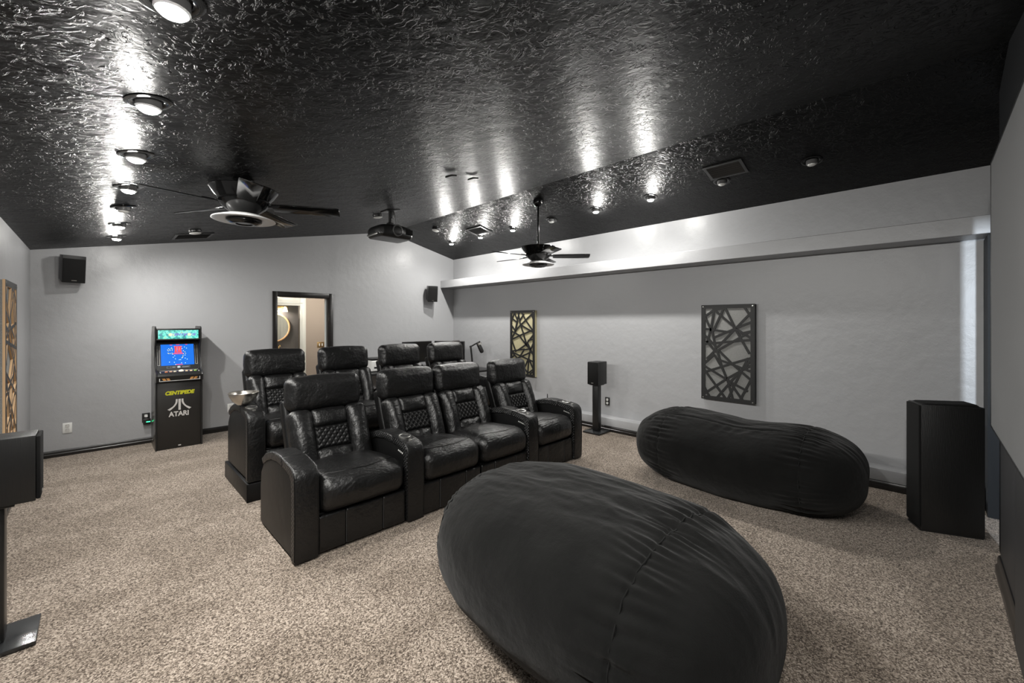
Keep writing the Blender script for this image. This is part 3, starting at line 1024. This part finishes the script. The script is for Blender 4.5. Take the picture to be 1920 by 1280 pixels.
white_em = mat('screen_white', (0, 0, 0), emit=(0.55, 0.85, 0.95), estr=1.1)
dots('mushrooms', [scr(*q) for q in ((700, 515), (740, 540), (650, 545), (675, 592), (705, 682), (675, 655), (640, 738), (705, 745), (745, 768), (508, 752), (585, 773), (612, 773), (465, 716), (495, 688), (452, 655), (388, 812), (485, 820), (628, 838), (705, 842), (508, 868), (382, 540), (440, 520))], white_em)
dots('segments', [scr(*q) for q in ((360, 565), (372, 585), (400, 560), (408, 575), (430, 540), (455, 548), (450, 575), (365, 630), (380, 640), (410, 638), (445, 630), (705, 615), (720, 648), (665, 690), (660, 715), (650, 730))], mat('screen_yellow', (0, 0, 0), emit=(0.75, 0.75, 0.15), estr=1.0))
rd = mat('screen_red', (0, 0, 0), emit=(0.85, 0.05, 0.06), estr=1.0)
dots('red_block', [scr(430, 468) + (0.012, 0.003), scr(740, 462) + (0.012, 0.003), scr(565, 462) + (0.018, 0.003), scr(570, 500) + (0.042, 0.004), scr(522, 560) + (0.011, 0.042), scr(572, 560) + (0.007, 0.035), scr(612, 560) + (0.012, 0.042), scr(570, 620) + (0.040, 0.006), scr(570, 648) + (0.056, 0.005), scr(580, 868) + (0.035, 0.004)], rd)
dots('red_highlight', [scr(500, 495) + (0.004, 0.003), scr(625, 500) + (0.006, 0.003), scr(545, 540) + (0.003, 0.02), scr(595, 545) + (0.003, 0.02)], mat('screen_pink', (0, 0, 0), emit=(0.9, 0.30, 0.25), estr=1.0))
bm = NB()
for lo, hi in (((-0.115, 0.008), (0.122, 0.010)), ((-0.115, 0.030), (0.122, 0.032)), ((-0.115, 0.010), (-0.113, 0.03)), ((0.120, 0.010), (0.122, 0.03)), ((-0.075, 0.010), (-0.073, 0.03)), ((-0.06, 0.016), (-0.03, 0.024)), ((0.04, 0.016), (0.11, 0.024))):
    box(bm, (lo[0], -0.0025, lo[1]), (hi[0], 0.0, hi[1]), M=Ms)
obj('instruction_strip', bm, mat('grey_print', (0.22, 0.25, 0.28), 0.5), bez)
obj('strip_badge', box(NB(), (-0.008, -0.003, 0.008), (0.022, 0, 0.034), 0.002, M=Ms), mat('pale_print', (0.45, 0.55, 0.6), 0.5), bez)
bm = NB()
for s in (-1, 1):
    for x in (0.183, 0.205):
        box(bm, (s * x - 0.0012, -0.0025, 0.05), (s * x + 0.0012, 0, 0.31), M=Ms)
    box(bm, (s * 0.194 - 0.010, -0.0025, 0.05), (s * 0.194 + 0.010, 0, 0.053), M=Ms)
obj('bezel_print', bm, MATS['silver_print'], bez)
# marquee
box_m = plastic_m
obj('marquee_box', box(NB(), (-X, 0.085, 1.385), (X, 0.40, 1.525), 0.002), plastic_m, arc)
mq = obj('marquee', box(NB(), (-0.205, 0.074, 1.395), (0.205, 0.084, 1.505), 0.001), marquee_m, arc)
obj('marquee_frame', box(box(NB(), (-X, 0.072, 1.506), (X, 0.0845, 1.522), 0.001), (-X, 0.072, 1.378), (X, 0.0845, 1.394), 0.001), plastic_m, arc)
purple = mat('marquee_purple', (0, 0, 0), emit=(0.22, 0.10, 0.55), estr=0.9)
text_obj('marquee_lettering', 'CENTIPEDE', 0.044, purple, mq, (0.045, 0.0735, 1.447), (radians(90), 0, 0), 0.0006, 0.0012, 0.25, 1.15)
bm = NB()
for cx, cz in ((-0.085, 1.448), (0.108, 1.448)):
    for k in range(8):
        a = k * pi / 8
        box(bm, (-0.022, -0.0004, -0.0016), (0.022, 0.0, 0.0016), M=Matrix.Translation((cx, 0.0728, cz)) @ Matrix.Rotation(a, 4, 'Y'))
obj('starburst_print', bm, mat('marquee_yellow', (0, 0, 0), emit=(0.85, 0.95, 0.45), estr=1.0), mq)
bm = NB()
for i in range(26):
    x, z, a = random.uniform(-0.195, 0.195), random.choice((random.uniform(1.475, 1.5), random.uniform(1.40, 1.425))), random.uniform(0, pi)
    box(bm, (-0.009, -0.0004, -0.002), (0.009, 0, 0.002), M=Matrix.Translation((x, 0.0735, z)) @ Matrix.Rotation(a, 4, 'Y'))
obj('leaf_print', bm, mat('marquee_teal', (0, 0, 0), emit=(0.01, 0.22, 0.22), estr=0.9), mq)
for s in (-1, 1):
    obj('speaker_slot', box(NB(), (s * 0.1 - 0.05, 0.10, 1.372), (s * 0.1 + 0.05, 0.14, 1.384)), grille_m, arc)
# print on the front panel
yel = mat('yellow_green_print', (0.55, 0.55, 0.02), 0.5)
wht = mat('white_print', (0.62, 0.60, 0.58), 0.5)
text_obj('title_print', 'CENTIPEDE', 0.062, yel, kick, (0.0, 0.0035, 0.705), (radians(90), 0, 0), 0.0008, 0.0038, 0.22, 0.92)
text_obj('maker_print', 'ATARI', 0.084, wht, kick, (-0.005, 0.0035, 0.435), (radians(90), 0, 0), 0.0008, 0.0028, 0.0, 0.86)
bm = NB()
prism(bm, [(-0.012, 0.485), (0.012, 0.485), (0.012, 0.625), (-0.012, 0.625)], 0.0028, 0.004, 'y')
for s in (-1, 1):
    outer, inner = [], []
    for k in range(9):
        u = k / 8
        z = 0.625 - 0.14 * u
        off = 0.020 + 0.078 * max(0, u - 0.18) ** 1.9 / 0.68
        wd = 0.018 + 0.004 * u
        inner.append((s * off, z - 0.0 * u))
        outer.append((s * (off + wd), z + (0.016 if u > 0.6 else 0.0) * (u - 0.6) / 0.4))
    prism(bm, inner + outer[::-1], 0.0028, 0.004, 'y')
obj('emblem_print', bm, wht, kick)
obj('small_sticker', box(NB(), (-0.014, 0.0025, 0.028), (0.014, 0.004, 0.040)), wht, kick)

# ------------------------------------------------------------------ speakers
def wall_speaker(label, loc, rot):
    t = thing('wall_speaker', label, 'speaker', loc, rot)
    bm = NB()
    prism(bm, [(-0.09, -0.155), (0.06, -0.13), (0.06, 0.155), (-0.07, 0.165)], -0.10, 0.10, 'x', 0.006)
    obj('cabinet', bm, plastic_m, t)
    g = obj('grille', prism(NB(), [(-0.106, -0.150), (-0.0925, -0.150), (-0.074, 0.128), (-0.088, 0.128)], -0.094, 0.094, 'x', 0.004), grille_m, t)
    obj('nameplate', box(NB(), (-0.022, -0.108, -0.13), (0.022, -0.1045, -0.122)), dim_metal_m, g)
    obj('bracket', box(NB(), (-0.03, 0.055, -0.05), (0.03, 0.13, 0.05), 0.004), plastic_m, t)


wall_speaker('black wall speaker high on the left end of the back wall', (-0.20, 7.235, 2.245), (radians(12), 0, radians(12)))
wall_speaker('black wall speaker high on the back wall near the right corner', (4.90, 7.235, 2.20), (radians(12), 0, radians(-20)))


def stand_speaker(label_s, label_b, x, y, rotz, shift=0.0):
    """local -y is the speaker's front"""
    t = thing('speaker_stand', label_s, 'speaker stand', (x, y, 0), (0, 0, rotz))
    obj('base_plate', box(NB(), (-0.14, -0.155, 0.004), (0.14, 0.155, 0.024), 0.003), mat('gloss_black_base', (0.02, 0.021, 0.022), 0.16, spec=0.6), t)
    obj('post', box(NB(), (-0.05, -0.045, 0.0245), (0.05, 0.045, 0.69), 0.012, 3), plastic_m, t)
    obj('top_plate', box(NB(), (-0.075, -0.08, 0.6905), (0.075, 0.08, 0.702), 0.003), plastic_m, t)
    s = thing('bookshelf_speaker', label_b, 'speaker', (x + shift, y, 0.703), (0, 0, rotz))
    obj('cabinet', box(NB(), (-0.088, -0.10, 0.0), (0.088, 0.13, 0.33), 0.004), spk_m, s)
    g = obj('grille', box(NB(), (-0.084, -0.116, 0.006), (0.084, -0.1005, 0.324), 0.005), grille_m, s)
    obj('nameplate', box(NB(), (-0.018, -0.1185, 0.022), (0.018, -0.1165, 0.032)), dim_metal_m, g)


stand_speaker('black speaker stand on a square base by the right wall', 'small black bookshelf speaker on the stand by the right wall', 5.185, 3.43, radians(-90))
stand_speaker('black speaker stand with glossy base at the left frame edge', 'black wood-grained speaker on the stand at the left frame edge', -0.365, 3.27, radians(90), 0.05)

# tower speaker at the right of the screen
tw = thing('tower_speaker', 'tall black wood-grained tower speaker standing in the right front corner', 'speaker', (4.48, 0.05, 0), (0, 0, math.atan2(0.073, 0.18)))
# local x along the front face, local -y to the back
obj('cabinet', box(NB(), (0.0, -0.375, 0.012), (0.205, -0.014, 0.972), 0.003), spk_m, tw)
obj('grille', box(NB(), (0.004, -0.0135, 0.03), (0.201, 0.0, 0.965), 0.004), grille_m, tw)
obj('top_module', prism(NB(), [(-0.36, 0.9725), (-0.03, 0.9725), (-0.05, 0.980), (-0.34, 0.990)], 0.02, 0.185, 'x', 0.002), grille_m, tw)
obj('plinth', box(NB(), (0.006, -0.37, 0.0), (0.199, -0.008, 0.0115)), plastic_m, tw)

# ------------------------------------------------------------------ recliners
SEATW = 0.585
QW, QH = 0.282, 0.185
BACK_T = radians(22)


def back_place(p, z0=0.455, y0=0.545):
    """panel space (x, depth, height along the back) -> chair space, leaning back"""
    return Vector((p.x, y0 + p.y * cos(BACK_T) + p.z * sin(BACK_T), z0 + p.z * cos(BACK_T) - p.y * sin(BACK_T)))


def make_recliner(label, group, w, arms):
    """w: seat width; arms: (offset, width, with cup holder)"""
    hw = w / 2
    t = thing('recliner', label, 'recliner', (0, 0, 0), group=group)
    sd = random.random() * 50
    obj('base', box(NB(), (-hw + 0.02, 0.075, 0.015), (hw - 0.02, 0.86, 0.27), 0.01), leather_plain_m, t)
    # footrest in three sewn panels
    bm = NB()
    for x0, x1 in ((-hw, -0.1435), (-0.1425, 0.1425), (0.1435, hw)):
        softbox(bm, ((x0 + x1) / 2, 0.045, 0.142), (x1 - x0, 0.055, 0.250), 0.014, (4, 2, 6), (0.0, 0.006, 0.0))
    fr = obj('footrest', bm, leather_m, t)
    for x in (-0.143, 0.143):
        obj('seam', tube(NB(), [(x, 0.0185, 0.03), (x, 0.0165, 0.14), (x, 0.0185, 0.25)], 0.002, 6), stitch_m, fr)

    # seat cushion
    def sf(p):
        q = p.copy()
        fy = (p.y + 0.28) / 0.56           # 0 front .. 1 back
        if p.z > 0:
            q.z += 0.030 * (1 - (p.x / hw) ** 2) * (1 - 0.3 * fy) - 0.035 * fy
            q.z -= 0.020 * max(0, 1 - fy * 5)
        else:
            q.z += 0.0
        if p.y < 0:
            q.y -= 0.030 * (1 - (p.x / hw) ** 2) * (1 - abs(p.z) / 0.16)
        return q
    bm = softbox(NB(), (0, 0.30, 0.396), (w - 0.010, 0.60, 0.244), 0.075, (26, 26, 6), (0, 0.012, 0.012), sf)
    crumple(bm, lambda p: 0.0045 * nz3(p, 9, 9, 9, sd) + 0.0030 * abs(nz3(p, 34, 9, 12, sd)) * (1.0 if p.z > 0.45 else 0.35))
    tree = BVHTree.FromBMesh(bm)
    st = obj('seat_cushion', bm, leather_m, t)
    pts = []
    for k in range(25):
        x = -hw * 0.985 + w * 0.985 * k / 24
        y = 0.045 + 0.125 * (abs(x) / hw) ** 2.2
        h = tree.ray_cast(Vector((x, y, 1)), Vector((0, 0, -1)))
        if h[0]:
            pts.append(h[0] + Vector((0, 0, 0.0005)))
    obj('seam', tube(NB(), pts, 0.003, 6), leather_plain_m, st)

    # backrest
    bk = obj('back_shell', softbox(NB(), (0, 0, 0), (w - 0.01, 0.10, 0.82), 0.03, (4, 2, 8), (0, 0, 0), lambda p: back_place(Vector((p.x, p.y + 0.135, p.z + 0.17)))), leather_plain_m, t)
    bwid = hw - 0.138 - 0.008
    for s in (-1, 1):
        def bf(p, s=s):
            q = Vector((p.x + s * (0.138 + bwid / 2 - 0.02 * (0.25 - p.z) * 0.5), p.y, p.z + 0.215))
            if p.y < 0:
                q.y -= 0.010 * (1 - (p.x / (bwid / 2)) ** 2)
            return back_place(Vector((q.x, q.y + 0.035, q.z)))
        bm = softbox(NB(), (0, 0, 0), (bwid, 0.14, 0.49), 0.055, (6, 3, 18), (0.0, 0.028, 0.0), bf)
        crumple(bm, lambda p: 0.004 * nz3(p, 14, 14, 14, sd + s) + 0.003 * abs(nz3(p, 10, 10, 40, sd)))
        obj('side_bolster', bm, leather_m, t)
    for (z0, z1, nm) in ((0.290, 0.455, 'upper_back_panel'), (-0.04, 0.130, 'lower_back_panel')):
        zc = (z0 + z1) / 2
        bm = softbox(NB(), (0, 0, 0), (0.302, 0.10, z1 - z0), 0.04, (14, 3, 10), (0, 0.022, 0), lambda p, zc=zc: back_place(Vector((p.x, p.y + 0.030, p.z + zc))))
        if nm.startswith('lower'):
            crumple(bm, lambda p: 0.009 * nz3(p, 26, 4, 7, sd) + 0.004 * nz3(p, 9, 9, 9, sd))
        else:
            crumple(bm, lambda p: 0.005 * nz3(p, 11, 11, 14, sd))
        obj(nm, bm, leather_m, t)
    bm = NB()
    nx, nzv = 88, 50
    G = []
    P_ = 0.0245
    for j in range(nzv + 1):
        row = []
        for i in range(nx + 1):
            x, z = -QW / 2 + QW * i / nx, QH * j / nzv
            u, v = x / P_, z / (P_ * 1.15)
            hgt = abs(sin(pi * (u + v) / 2)) * abs(sin(pi * (u - v) / 2))
            edge = min(1, (QW / 2 - abs(x)) / 0.02, z / 0.02, (QH - z) / 0.02)
            row.append(bm.verts.new(back_place(Vector((x, -0.004 - 0.018 * max(0, edge) ** 0.5 - 0.0085 * hgt ** 0.6 * max(0, edge), z + 0.117)))))
        G.append(row)
    for j in range(nzv):
        for i in range(nx):
            bm.faces.new((G[j][i], G[j][i + 1], G[j + 1][i + 1], G[j + 1][i]))
    obj('quilted_panel', bm, leather_plain_m, t, ang=180)

    # headrest
    def hf(p):
        q = p.copy()
        e = max(0, (abs(p.x) - 0.235) / 0.075)
        if p.y < 0:
            q.y += 0.012 * e * e
        q.y += 0.10 * p.z * (1 if p.z < 0 else 0.5)
        return q + Vector((0, 0.812, 0.998))
    bm = softbox(NB(), (0, 0, 0), (min(w - 0.018, 0.618), 0.155, 0.28), 0.062, (24, 4, 10), (0.006, 0.024, 0.014), hf)
    crumple(bm, lambda p: 0.0035 * nz3(p, 8, 8, 8, sd) + 0.006 * abs(nz3(p, 12, 12, 46, sd)) * max(0, (abs(p.x) - 0.20) / 0.09))
    hd = obj('headrest', bm, leather_m, t)
    obj('headrest_support', box(NB(), (-0.20, 0.80, 0.84), (0.20, 0.875, 1.05), 0.02), leather_plain_m, t)

    # arms
    for ax, aw, cup in arms:
        s = 1 if ax > 0 else -1
        h = aw / 2
        core = [(0.05, 0.02), (0.05, 0.56), (0.09, 0.59), (0.22, 0.605), (0.40, 0.60), (0.52, 0.588), (0.64, 0.555), (0.75, 0.50), (0.815, 0.42), (0.835, 0.30), (0.835, 0.02)]
        am = obj('arm', prism(NB(), core, ax - h + 0.010, ax + h - 0.010, 'x', 0.012, 3), leather_plain_m, t)
        wrap = [(0.0, 0.012), (-0.006, 0.30), (0.0, 0.55), (0.010, 0.590), (0.032, 0.618), (0.065, 0.632), (0.16, 0.646), (0.255, 0.655),
                (0.255, 0.592), (0.17, 0.582), (0.10, 0.566), (0.078, 0.54), (0.070, 0.48), (0.068, 0.30), (0.075, 0.012)]
        bm = prism(NB(), wrap, ax - h, ax + h, 'x', 0.011, 3)
        wr = obj('arm_front', bm, [leather_m, quilt_m], am)
        lid = [(0.262, 0.590), (0.262, 0.640), (0.272, 0.655), (0.36, 0.662), (0.45, 0.658), (0.56, 0.638), (0.67, 0.600), (0.77, 0.54), (0.735, 0.50), (0.65, 0.545), (0.54, 0.58), (0.40, 0.597)]
        ld = obj('arm_pad', prism(NB(), lid, ax - h, ax + h, 'x', 0.014, 3), [leather_m, quilt_m], am)
        for o in (wr, ld):
            for p in o.data.polygons:
                if abs(p.normal.x) > 0.95:
                    p.material_index = 1
        bm = NB()
        for sx in (-1, 1):
            tube(bm, [(ax + sx * (h - 0.0015), y, z) for y, z in ((0.003, 0.03), (-0.003, 0.30), (0.003, 0.55), (0.014, 0.588), (0.035, 0.614), (0.066, 0.628), (0.16, 0.642), (0.25, 0.651))], 0.0035, 6)
        obj('piping', bm, leather_plain_m, am)
        if cup:
            Mc = Matrix.Translation((ax, 0.175, 0.6465)) @ Matrix.Rotation(radians(6), 4, 'X')
            obj('cup_holder', lathe(NB(), [(0.036, 0.004), (0.046, 0.004), (0.050, 0.000), (0.050, 0.008), (0.045, 0.011), (0.037, 0.009), (0.036, 0.004)], 32, Mc), dim_metal_m, am)
            obj('cup_dark_disc', lathe(NB(), [(0, 0.0035), (0.037, 0.0035), (0.037, 0.006), (0, 0.006)], 32, Mc), mat('painted_cup_dark', (0.002, 0.002, 0.002), 0.8), am)  # flat black disc, the shade of a cup hollow painted in
            obj('touch_pad', lathe(NB(), [(0, 0), (0.016, 0.0), (0.015, 0.006), (0, 0.007)], 20, Matrix.Translation((ax, 0.085, 0.6345)) @ Matrix.Rotation(radians(10), 4, 'X')), dim_metal_m, am)
        if s > 0:
            bm = NB()
            for k in range(5):
                y = 0.075 + 0.020 * k
                cyl(bm, (ax - h + 0.010, y, 0.535 + 0.004 * k), (ax - h + 0.0065, y, 0.535 + 0.004 * k), 0.0065, seg=10)
            obj('control_buttons', bm, mat('pale_button', (0.5, 0.5, 0.48), 0.35), am)
    return t


FR = 'front row of black leather recliners'
BR = 'back row of black leather recliners'
FY, BY, BZ = 2.93, 4.27, 0.165
r = make_recliner('black leather recliner at the left end of the front row, nearest the camera', FR, 0.67, ((-0.418, 0.155, False), (0.418, 0.15, True)))
r.location = (1.412, FY, 0)
r = make_recliner('black leather recliner in the front row, second from the left', FR, 0.622, ())
r.location = (2.219, FY - 0.005, 0)
r = make_recliner('black leather recliner in the front row, third from the left, with right arm', FR, 0.622, ((0.388, 0.145, True),))
r.location = (2.858, FY - 0.005, 0)
r = make_recliner('black leather recliner at the right end of the front row', FR, 0.605, ((0.380, 0.145, True),))
r.location = (3.628, FY - 0.02, 0)
r = make_recliner('black recliner at the left end of the raised back row, behind the steel bowl', BR, 0.608, ((-0.378, 0.14, True), (0.378, 0.14, True)))
r.location = (1.398, BY, BZ)
right = make_recliner('black recliner in the raised back row, second from the left', BR, 0.608, ((0.378, 0.14, True),))
right.location = (2.154, BY, BZ)
dup(right, (2.920, BY, BZ), (0, 0, 0), 'black recliner in the raised back row, third from the left', BR)
dup(right, (3.680, BY, BZ), (0, 0, 0), 'black recliner at the right end of the raised back row', BR)
t = thing('riser_platform', 'low black vinyl platform carrying the back row of recliners', 'platform', (0, BY, 0))
obj('box', box(NB(), (0.946, -0.004, 0.0), (4.145, 0.90, 0.164), 0.006, 2), leather_plain_m, t)
obj('seam', tube(NB(), [(0.945, -0.005, 0.004), (0.945, -0.005, 0.162)], 0.004, 6), leather_plain_m, t)

# steel bowl on the arm of the back row
t = obj('steel_bowl', lathe(NB(), [(0, 0.006), (0.05, 0.0), (0.055, 0.004), (0.09, 0.035), (0.118, 0.085), (0.122, 0.108), (0.127, 0.110), (0.126, 0.113), (0.119, 0.110), (0.114, 0.085), (0.086, 0.040), (0.05, 0.010), (0, 0.010)], 48), steel_m)
t.location = (0.985, 4.57, 0.832)
tag(t, 'shallow stainless steel bowl resting on the left arm of the back row', 'bowl')


# ------------------------------------------------------------------ bean bags
def beanbag(label, loc, rotz, L, a, zt, sag, seed, seam_s, group, mesh_n=(300, 200), k_rip=62, fold=None):
    t = thing('bean_bag', label, 'bean bag', loc, (0, 0, rotz), group)
    NV, NU = mesh_n
    bm = NB()
    rows = []

    def surf(s, th):
        e = 2.7
        pr = max(0.0, 1 - abs(s) ** e) ** (1 / e)
        c, d = cos(th), sin(th)
        ex = 0.86
        cx = math.copysign(abs(c) ** ex, c)
        dz_ = math.copysign(abs(d) ** ex, d)
        zc = zt * 0.47
        up = zt - zc
        if d > 0:
            sg = 1 - sag[0] * exp(-((s - sag[1]) / sag[2]) ** 2)
            z = zc + up * sg * pr ** 0.9 * dz_
        else:
            z = zc + (zc * 1.18) * pr ** 0.8 * dz_
        x = a * pr * cx
        if d < 0:
            x *= 1 - 0.16 * (-dz_) ** 2
        y = L * s
        return Vector((x, y, z))
    for i in range(NU + 1):
        u = -1 + 2 * i / NU
        s = sin(u * pi / 2)
        row = []
        if i in (0, NU):
            row = [bm.verts.new(surf(s * 0.9999, 0))] * NV
        else:
            for j in range(NV):
                row.append(bm.verts.new(surf(s, 2 * pi * j / NV)))
        rows.append(row)
    for i in range(NU):
        for j in range(NV):
            q = [rows[i][j], rows[i][(j + 1) % NV], rows[i + 1][(j + 1) % NV], rows[i + 1][j]]
            q2 = []
            for v in q:
                if v not in q2:
                    q2.append(v)
            if len(q2) > 2:
                bm.faces.new(q2)

    def wr(p):
        s = p.y / L
        th = math.atan2(p.z - zt * 0.47, p.x)
        f = 0.016 * nz3(p, 2.2, 2.2, 2.2, seed) + 0.006 * nz3(p, 6, 6, 6, seed)
        for sg, ss, am in seam_s:
            g = exp(-((s - ss) / 0.13) ** 2)
            rip = sin(th * k_rip + 4.0 * noise.noise(Vector((th * 2.2 + seed, s * 2.0, 5.5)))) * (0.35 + 0.9 * max(0, noise.noise(Vector((th * 3.1 + seed, s * 1.5, 9.2))) + 0.25))
            rip = 0.45 * rip + noise.noise(Vector((th * 10 + seed + s * 2.5, s * 2.2 + seed, 1.3)))
            f += am * g * rip
            f -= 0.010 * exp(-((s - ss) / 0.012) ** 2) * (0.55 + 0.45 * noise.noise(Vector((th * 3, seed, 2))))
        if fold:        # the long seam of the cover, with its pleats
            g = exp(-((th - fold) / 0.035) ** 2) * max(0, 1 - (abs(s) / 0.72) ** 6)
            f -= 0.016 * g
            f += 0.006 * exp(-((th - fold - 0.16) / 0.16) ** 2) * sin(s * 55 + 5 * noise.noise(Vector((s * 5, th * 2, seed)))) * max(0, noise.noise(Vector((s * 4, 2.2, seed))) + 0.4)
        # long creases over the top
        up = max(0, sin(th))
        f += 0.016 * up ** 2 * noise.noise(Vector((p.x * 9 + seed, p.y * 3.0 + p.x * 2, seed)))
        f -= 0.012 * up ** 3 * abs(noise.noise(Vector((p.x * 16 + p.y * 3, p.y * 5 - p.x * 6, seed + 4))))
        return f
    crumple(bm, wr)
    for v in bm.verts:
        if v.co.z < 0.004:
            v.co.z = 0.004
    tree = BVHTree.FromBMesh(bm)
    obj('cover', bm, bag_m, t, ang=180)
    # sewn seam line of the end panel
    for sg, ss, am in seam_s:
        pts = []
        for k in range(60):
            th = radians(-35) + radians(250) * k / 59
            c = Vector((0, L * ss, zt * 0.47))
            h = tree.ray_cast(c + 3 * Vector((cos(th), 0, sin(th))), -Vector((cos(th), 0, sin(th))))
            if h[0] and h[0].z > 0.02:
                pts.append(h[0])
        obj('seam', tube(NB(), pts, 0.0035, 6), bag_m, t)
    return t


BG = 'two giant charcoal bean bags'
beanbag('giant charcoal bean bag in the foreground, nearest the camera', (1.797, 1.266, 0), -0.018, 0.872, 0.598, 0.758, (0.0, 0, 0.4), 3.3, ((1, -0.57, 0.021), (1, 0.78, 0.008)), BG, (520, 220), 62)
beanbag('giant charcoal bean bag with a sagging top by the right wall', (4.36, 1.30, 0), radians(0), 0.97, 0.53, 0.73, (0.16, -0.05, 0.42), 11.7, ((1, 0.60, 0.018), (1, -0.60, 0.018)), BG, (360, 220), 62, radians(122))

# ------------------------------------------------------------------ desk corner behind the back row
desk_m = mat('black_desk_top', (0.012, 0.012, 0.013), 0.35)
t = thing('corner_desk', 'black L-shaped desk in the far corner behind the recliners', 'desk', (0, 0, 0))
obj('desktop', prism(NB(), [(3.2, 6.65), (4.70, 6.65), (4.75, 6.6), (4.75, 5.75), (5.33, 5.75), (5.33, 7.335), (3.2, 7.335)], 0.70, 0.735, 'z', 0.003), desk_m, t)
for x, y in ((3.24, 6.70), (3.24, 7.28), (4.80, 5.80), (5.28, 5.80), (5.28, 7.28)):
    obj('leg', box(NB(), (x - 0.025, y - 0.025, 0), (x + 0.025, y + 0.025, 0.6995), 0.003), plastic_m, t)


def monitor(label, p0, p1, ztop):
    p0, p1 = Vector((*p0, 0)), Vector((*p1, 0))
    w = (p1 - p0).length
    a = math.atan2(p1.y - p0.y, p1.x - p0.x)
    c = (p0 + p1) / 2
    t = thing('computer_monitor', label, 'monitor', (c.x, c.y, 0.7355), (0, 0, a))
    h = ztop - 0.7355
    obj('panel', box(NB(), (-w / 2, 0, h - 0.40), (w / 2, 0.035, h), 0.006), plastic_m, t)
    obj('screen', box(NB(), (-w / 2 + 0.010, -0.002, h - 0.385), (w / 2 - 0.010, 0.0, h - 0.010)), mat('dark_screen', (0.006, 0.006, 0.007), 0.15), t)
    obj('neck', box(NB(), (-0.03, 0.036, 0.012), (0.03, 0.06, h - 0.15), 0.004), plastic_m, t)
    obj('foot', box(NB(), (-0.12, -0.04, 0.0), (0.12, 0.14, 0.0115), 0.004), plastic_m, t)


monitor('black computer monitor on the corner desk, left of the pair', (4.03, 6.90), (4.67, 6.90), 1.245)
monitor('black computer monitor on the corner desk, right of the pair, turned inward', (4.70, 6.86), (5.03, 6.33), 1.245)

t = thing('office_chair', 'dark office chair with a rounded back in front of the monitors', 'chair', (4.32, 6.12, 0), (0, 0, radians(-150)))
chair_m = mat('dark_brown_mesh', (0.020, 0.017, 0.016), 0.8)
obj('backrest', softbox(NB(), (0, 0.26, 1.0), (0.46, 0.07, 0.58), 0.034, (8, 2, 10), (0, 0.02, 0), lambda p: Vector((p.x * (1 - 0.38 * max(0, p.z / 0.29) ** 2.5), p.y + 0.12 * p.z, p.z))), chair_m, t)
obj('seat', softbox(NB(), (0, 0, 0.49), (0.50, 0.48, 0.09), 0.04, (6, 6, 2), (0, 0, 0.015)), chair_m, t)
obj('back_support', tube(NB(), [(0, 0.20, 0.42), (0, 0.30, 0.5), (0, 0.305, 0.70)], 0.022), plastic_m, t)
obj('gas_post', cyl(NB(), (0, 0, 0.09), (0, 0, 0.445), 0.025), dim_metal_m, t)
for k in range(5):
    a = 2 * pi * k / 5
    lg = obj('leg', tube(NB(), [(0.02 * cos(a), 0.02 * sin(a), 0.12), (0.16 * cos(a), 0.16 * sin(a), 0.10), (0.30 * cos(a), 0.30 * sin(a), 0.075)], 0.018), plastic_m, t)
    obj('caster', cyl(NB(), (0.30 * cos(a) - 0.02 * sin(a), 0.30 * sin(a) + 0.02 * cos(a), 0.028), (0.30 * cos(a) + 0.02 * sin(a), 0.30 * sin(a) - 0.02 * cos(a), 0.028), 0.028), plastic_m, lg)

t = thing('desk_microphone', 'black microphone on a jointed boom arm at the desk by the right wall', 'microphone', (5.19, 6.28, 0.7355), (0, 0, radians(-45)))
obj('clamp', box(NB(), (-0.03, -0.03, 0), (0.03, 0.03, 0.05), 0.005), plastic_m, t)
obj('boom_arm', tube(tube(NB(), [(0, 0, 0.05), (-0.015, 0, 0.22), (-0.035, 0, 0.40)], 0.018), [(-0.035, 0, 0.40), (0.06, 0, 0.455), (0.15, 0, 0.50)], 0.014), plastic_m, t)
obj('joint', cyl(NB(), (-0.035, -0.025, 0.40), (-0.035, 0.025, 0.40), 0.022), plastic_m, t)
obj('shock_mount', lathe(NB(), [(0.0395, -0.02), (0.050, -0.02), (0.050, 0.02), (0.0395, 0.02), (0.0395, -0.02)], 20, Matrix.Translation((0.135, 0, 0.455)) @ Matrix.Rotation(radians(-25), 4, 'Y')), dim_metal_m, t)
obj('microphone_body', lathe(NB(), [(0, 0.06), (0.034, 0.05), (0.038, 0.02), (0.043, -0.10), (0.038, -0.145), (0.022, -0.165), (0, -0.167)], 20, Matrix.Translation((0.125, 0, 0.43)) @ Matrix.Rotation(radians(-25), 4, 'Y')), plastic_m, t)

t = thing('printer', 'white desktop printer with a dark lid behind the back row', 'printer', (3.60, 7.05, 0.7355))
obj('body', softbox(NB(), (0, 0, 0.105), (0.40, 0.36, 0.19), 0.02, (3, 3, 3)), white_m, t)
obj('lid', box(NB(), (-0.19, -0.17, 0.2005), (0.19, 0.17, 0.235), 0.006), plastic_m, t)
obj('paper_slot', box(NB(), (-0.15, -0.184, 0.06), (0.15, -0.176, 0.09)), plastic_m, t)
t = thing('control_box', 'small black box on the back wall just above the second back row headrest', 'box', (3.19, YB - 0.001, 1.10))
obj('case', box(NB(), (-0.085, -0.05, -0.05), (0.085, 0, 0.055), 0.006), plastic_m, t)
obj('faceplate', box(NB(), (-0.07, -0.054, -0.035), (0.07, -0.0505, 0.04), 0.002), grille_m, t)
t = thing('wifi_router', 'small white router with a black antenna on the ledge behind the recliners', 'router', (5.445, 4.66, 0.189))
obj('case', box(NB(), (-0.07, -0.10, 0), (0.07, 0.10, 0.035), 0.008), white_m, t)
obj('antenna', prism(NB(), [(-0.012, 0.03), (0.012, 0.03), (0.007, 0.20), (-0.002, 0.20)], -0.075, -0.062, 'y', 0.002), plastic_m, t)
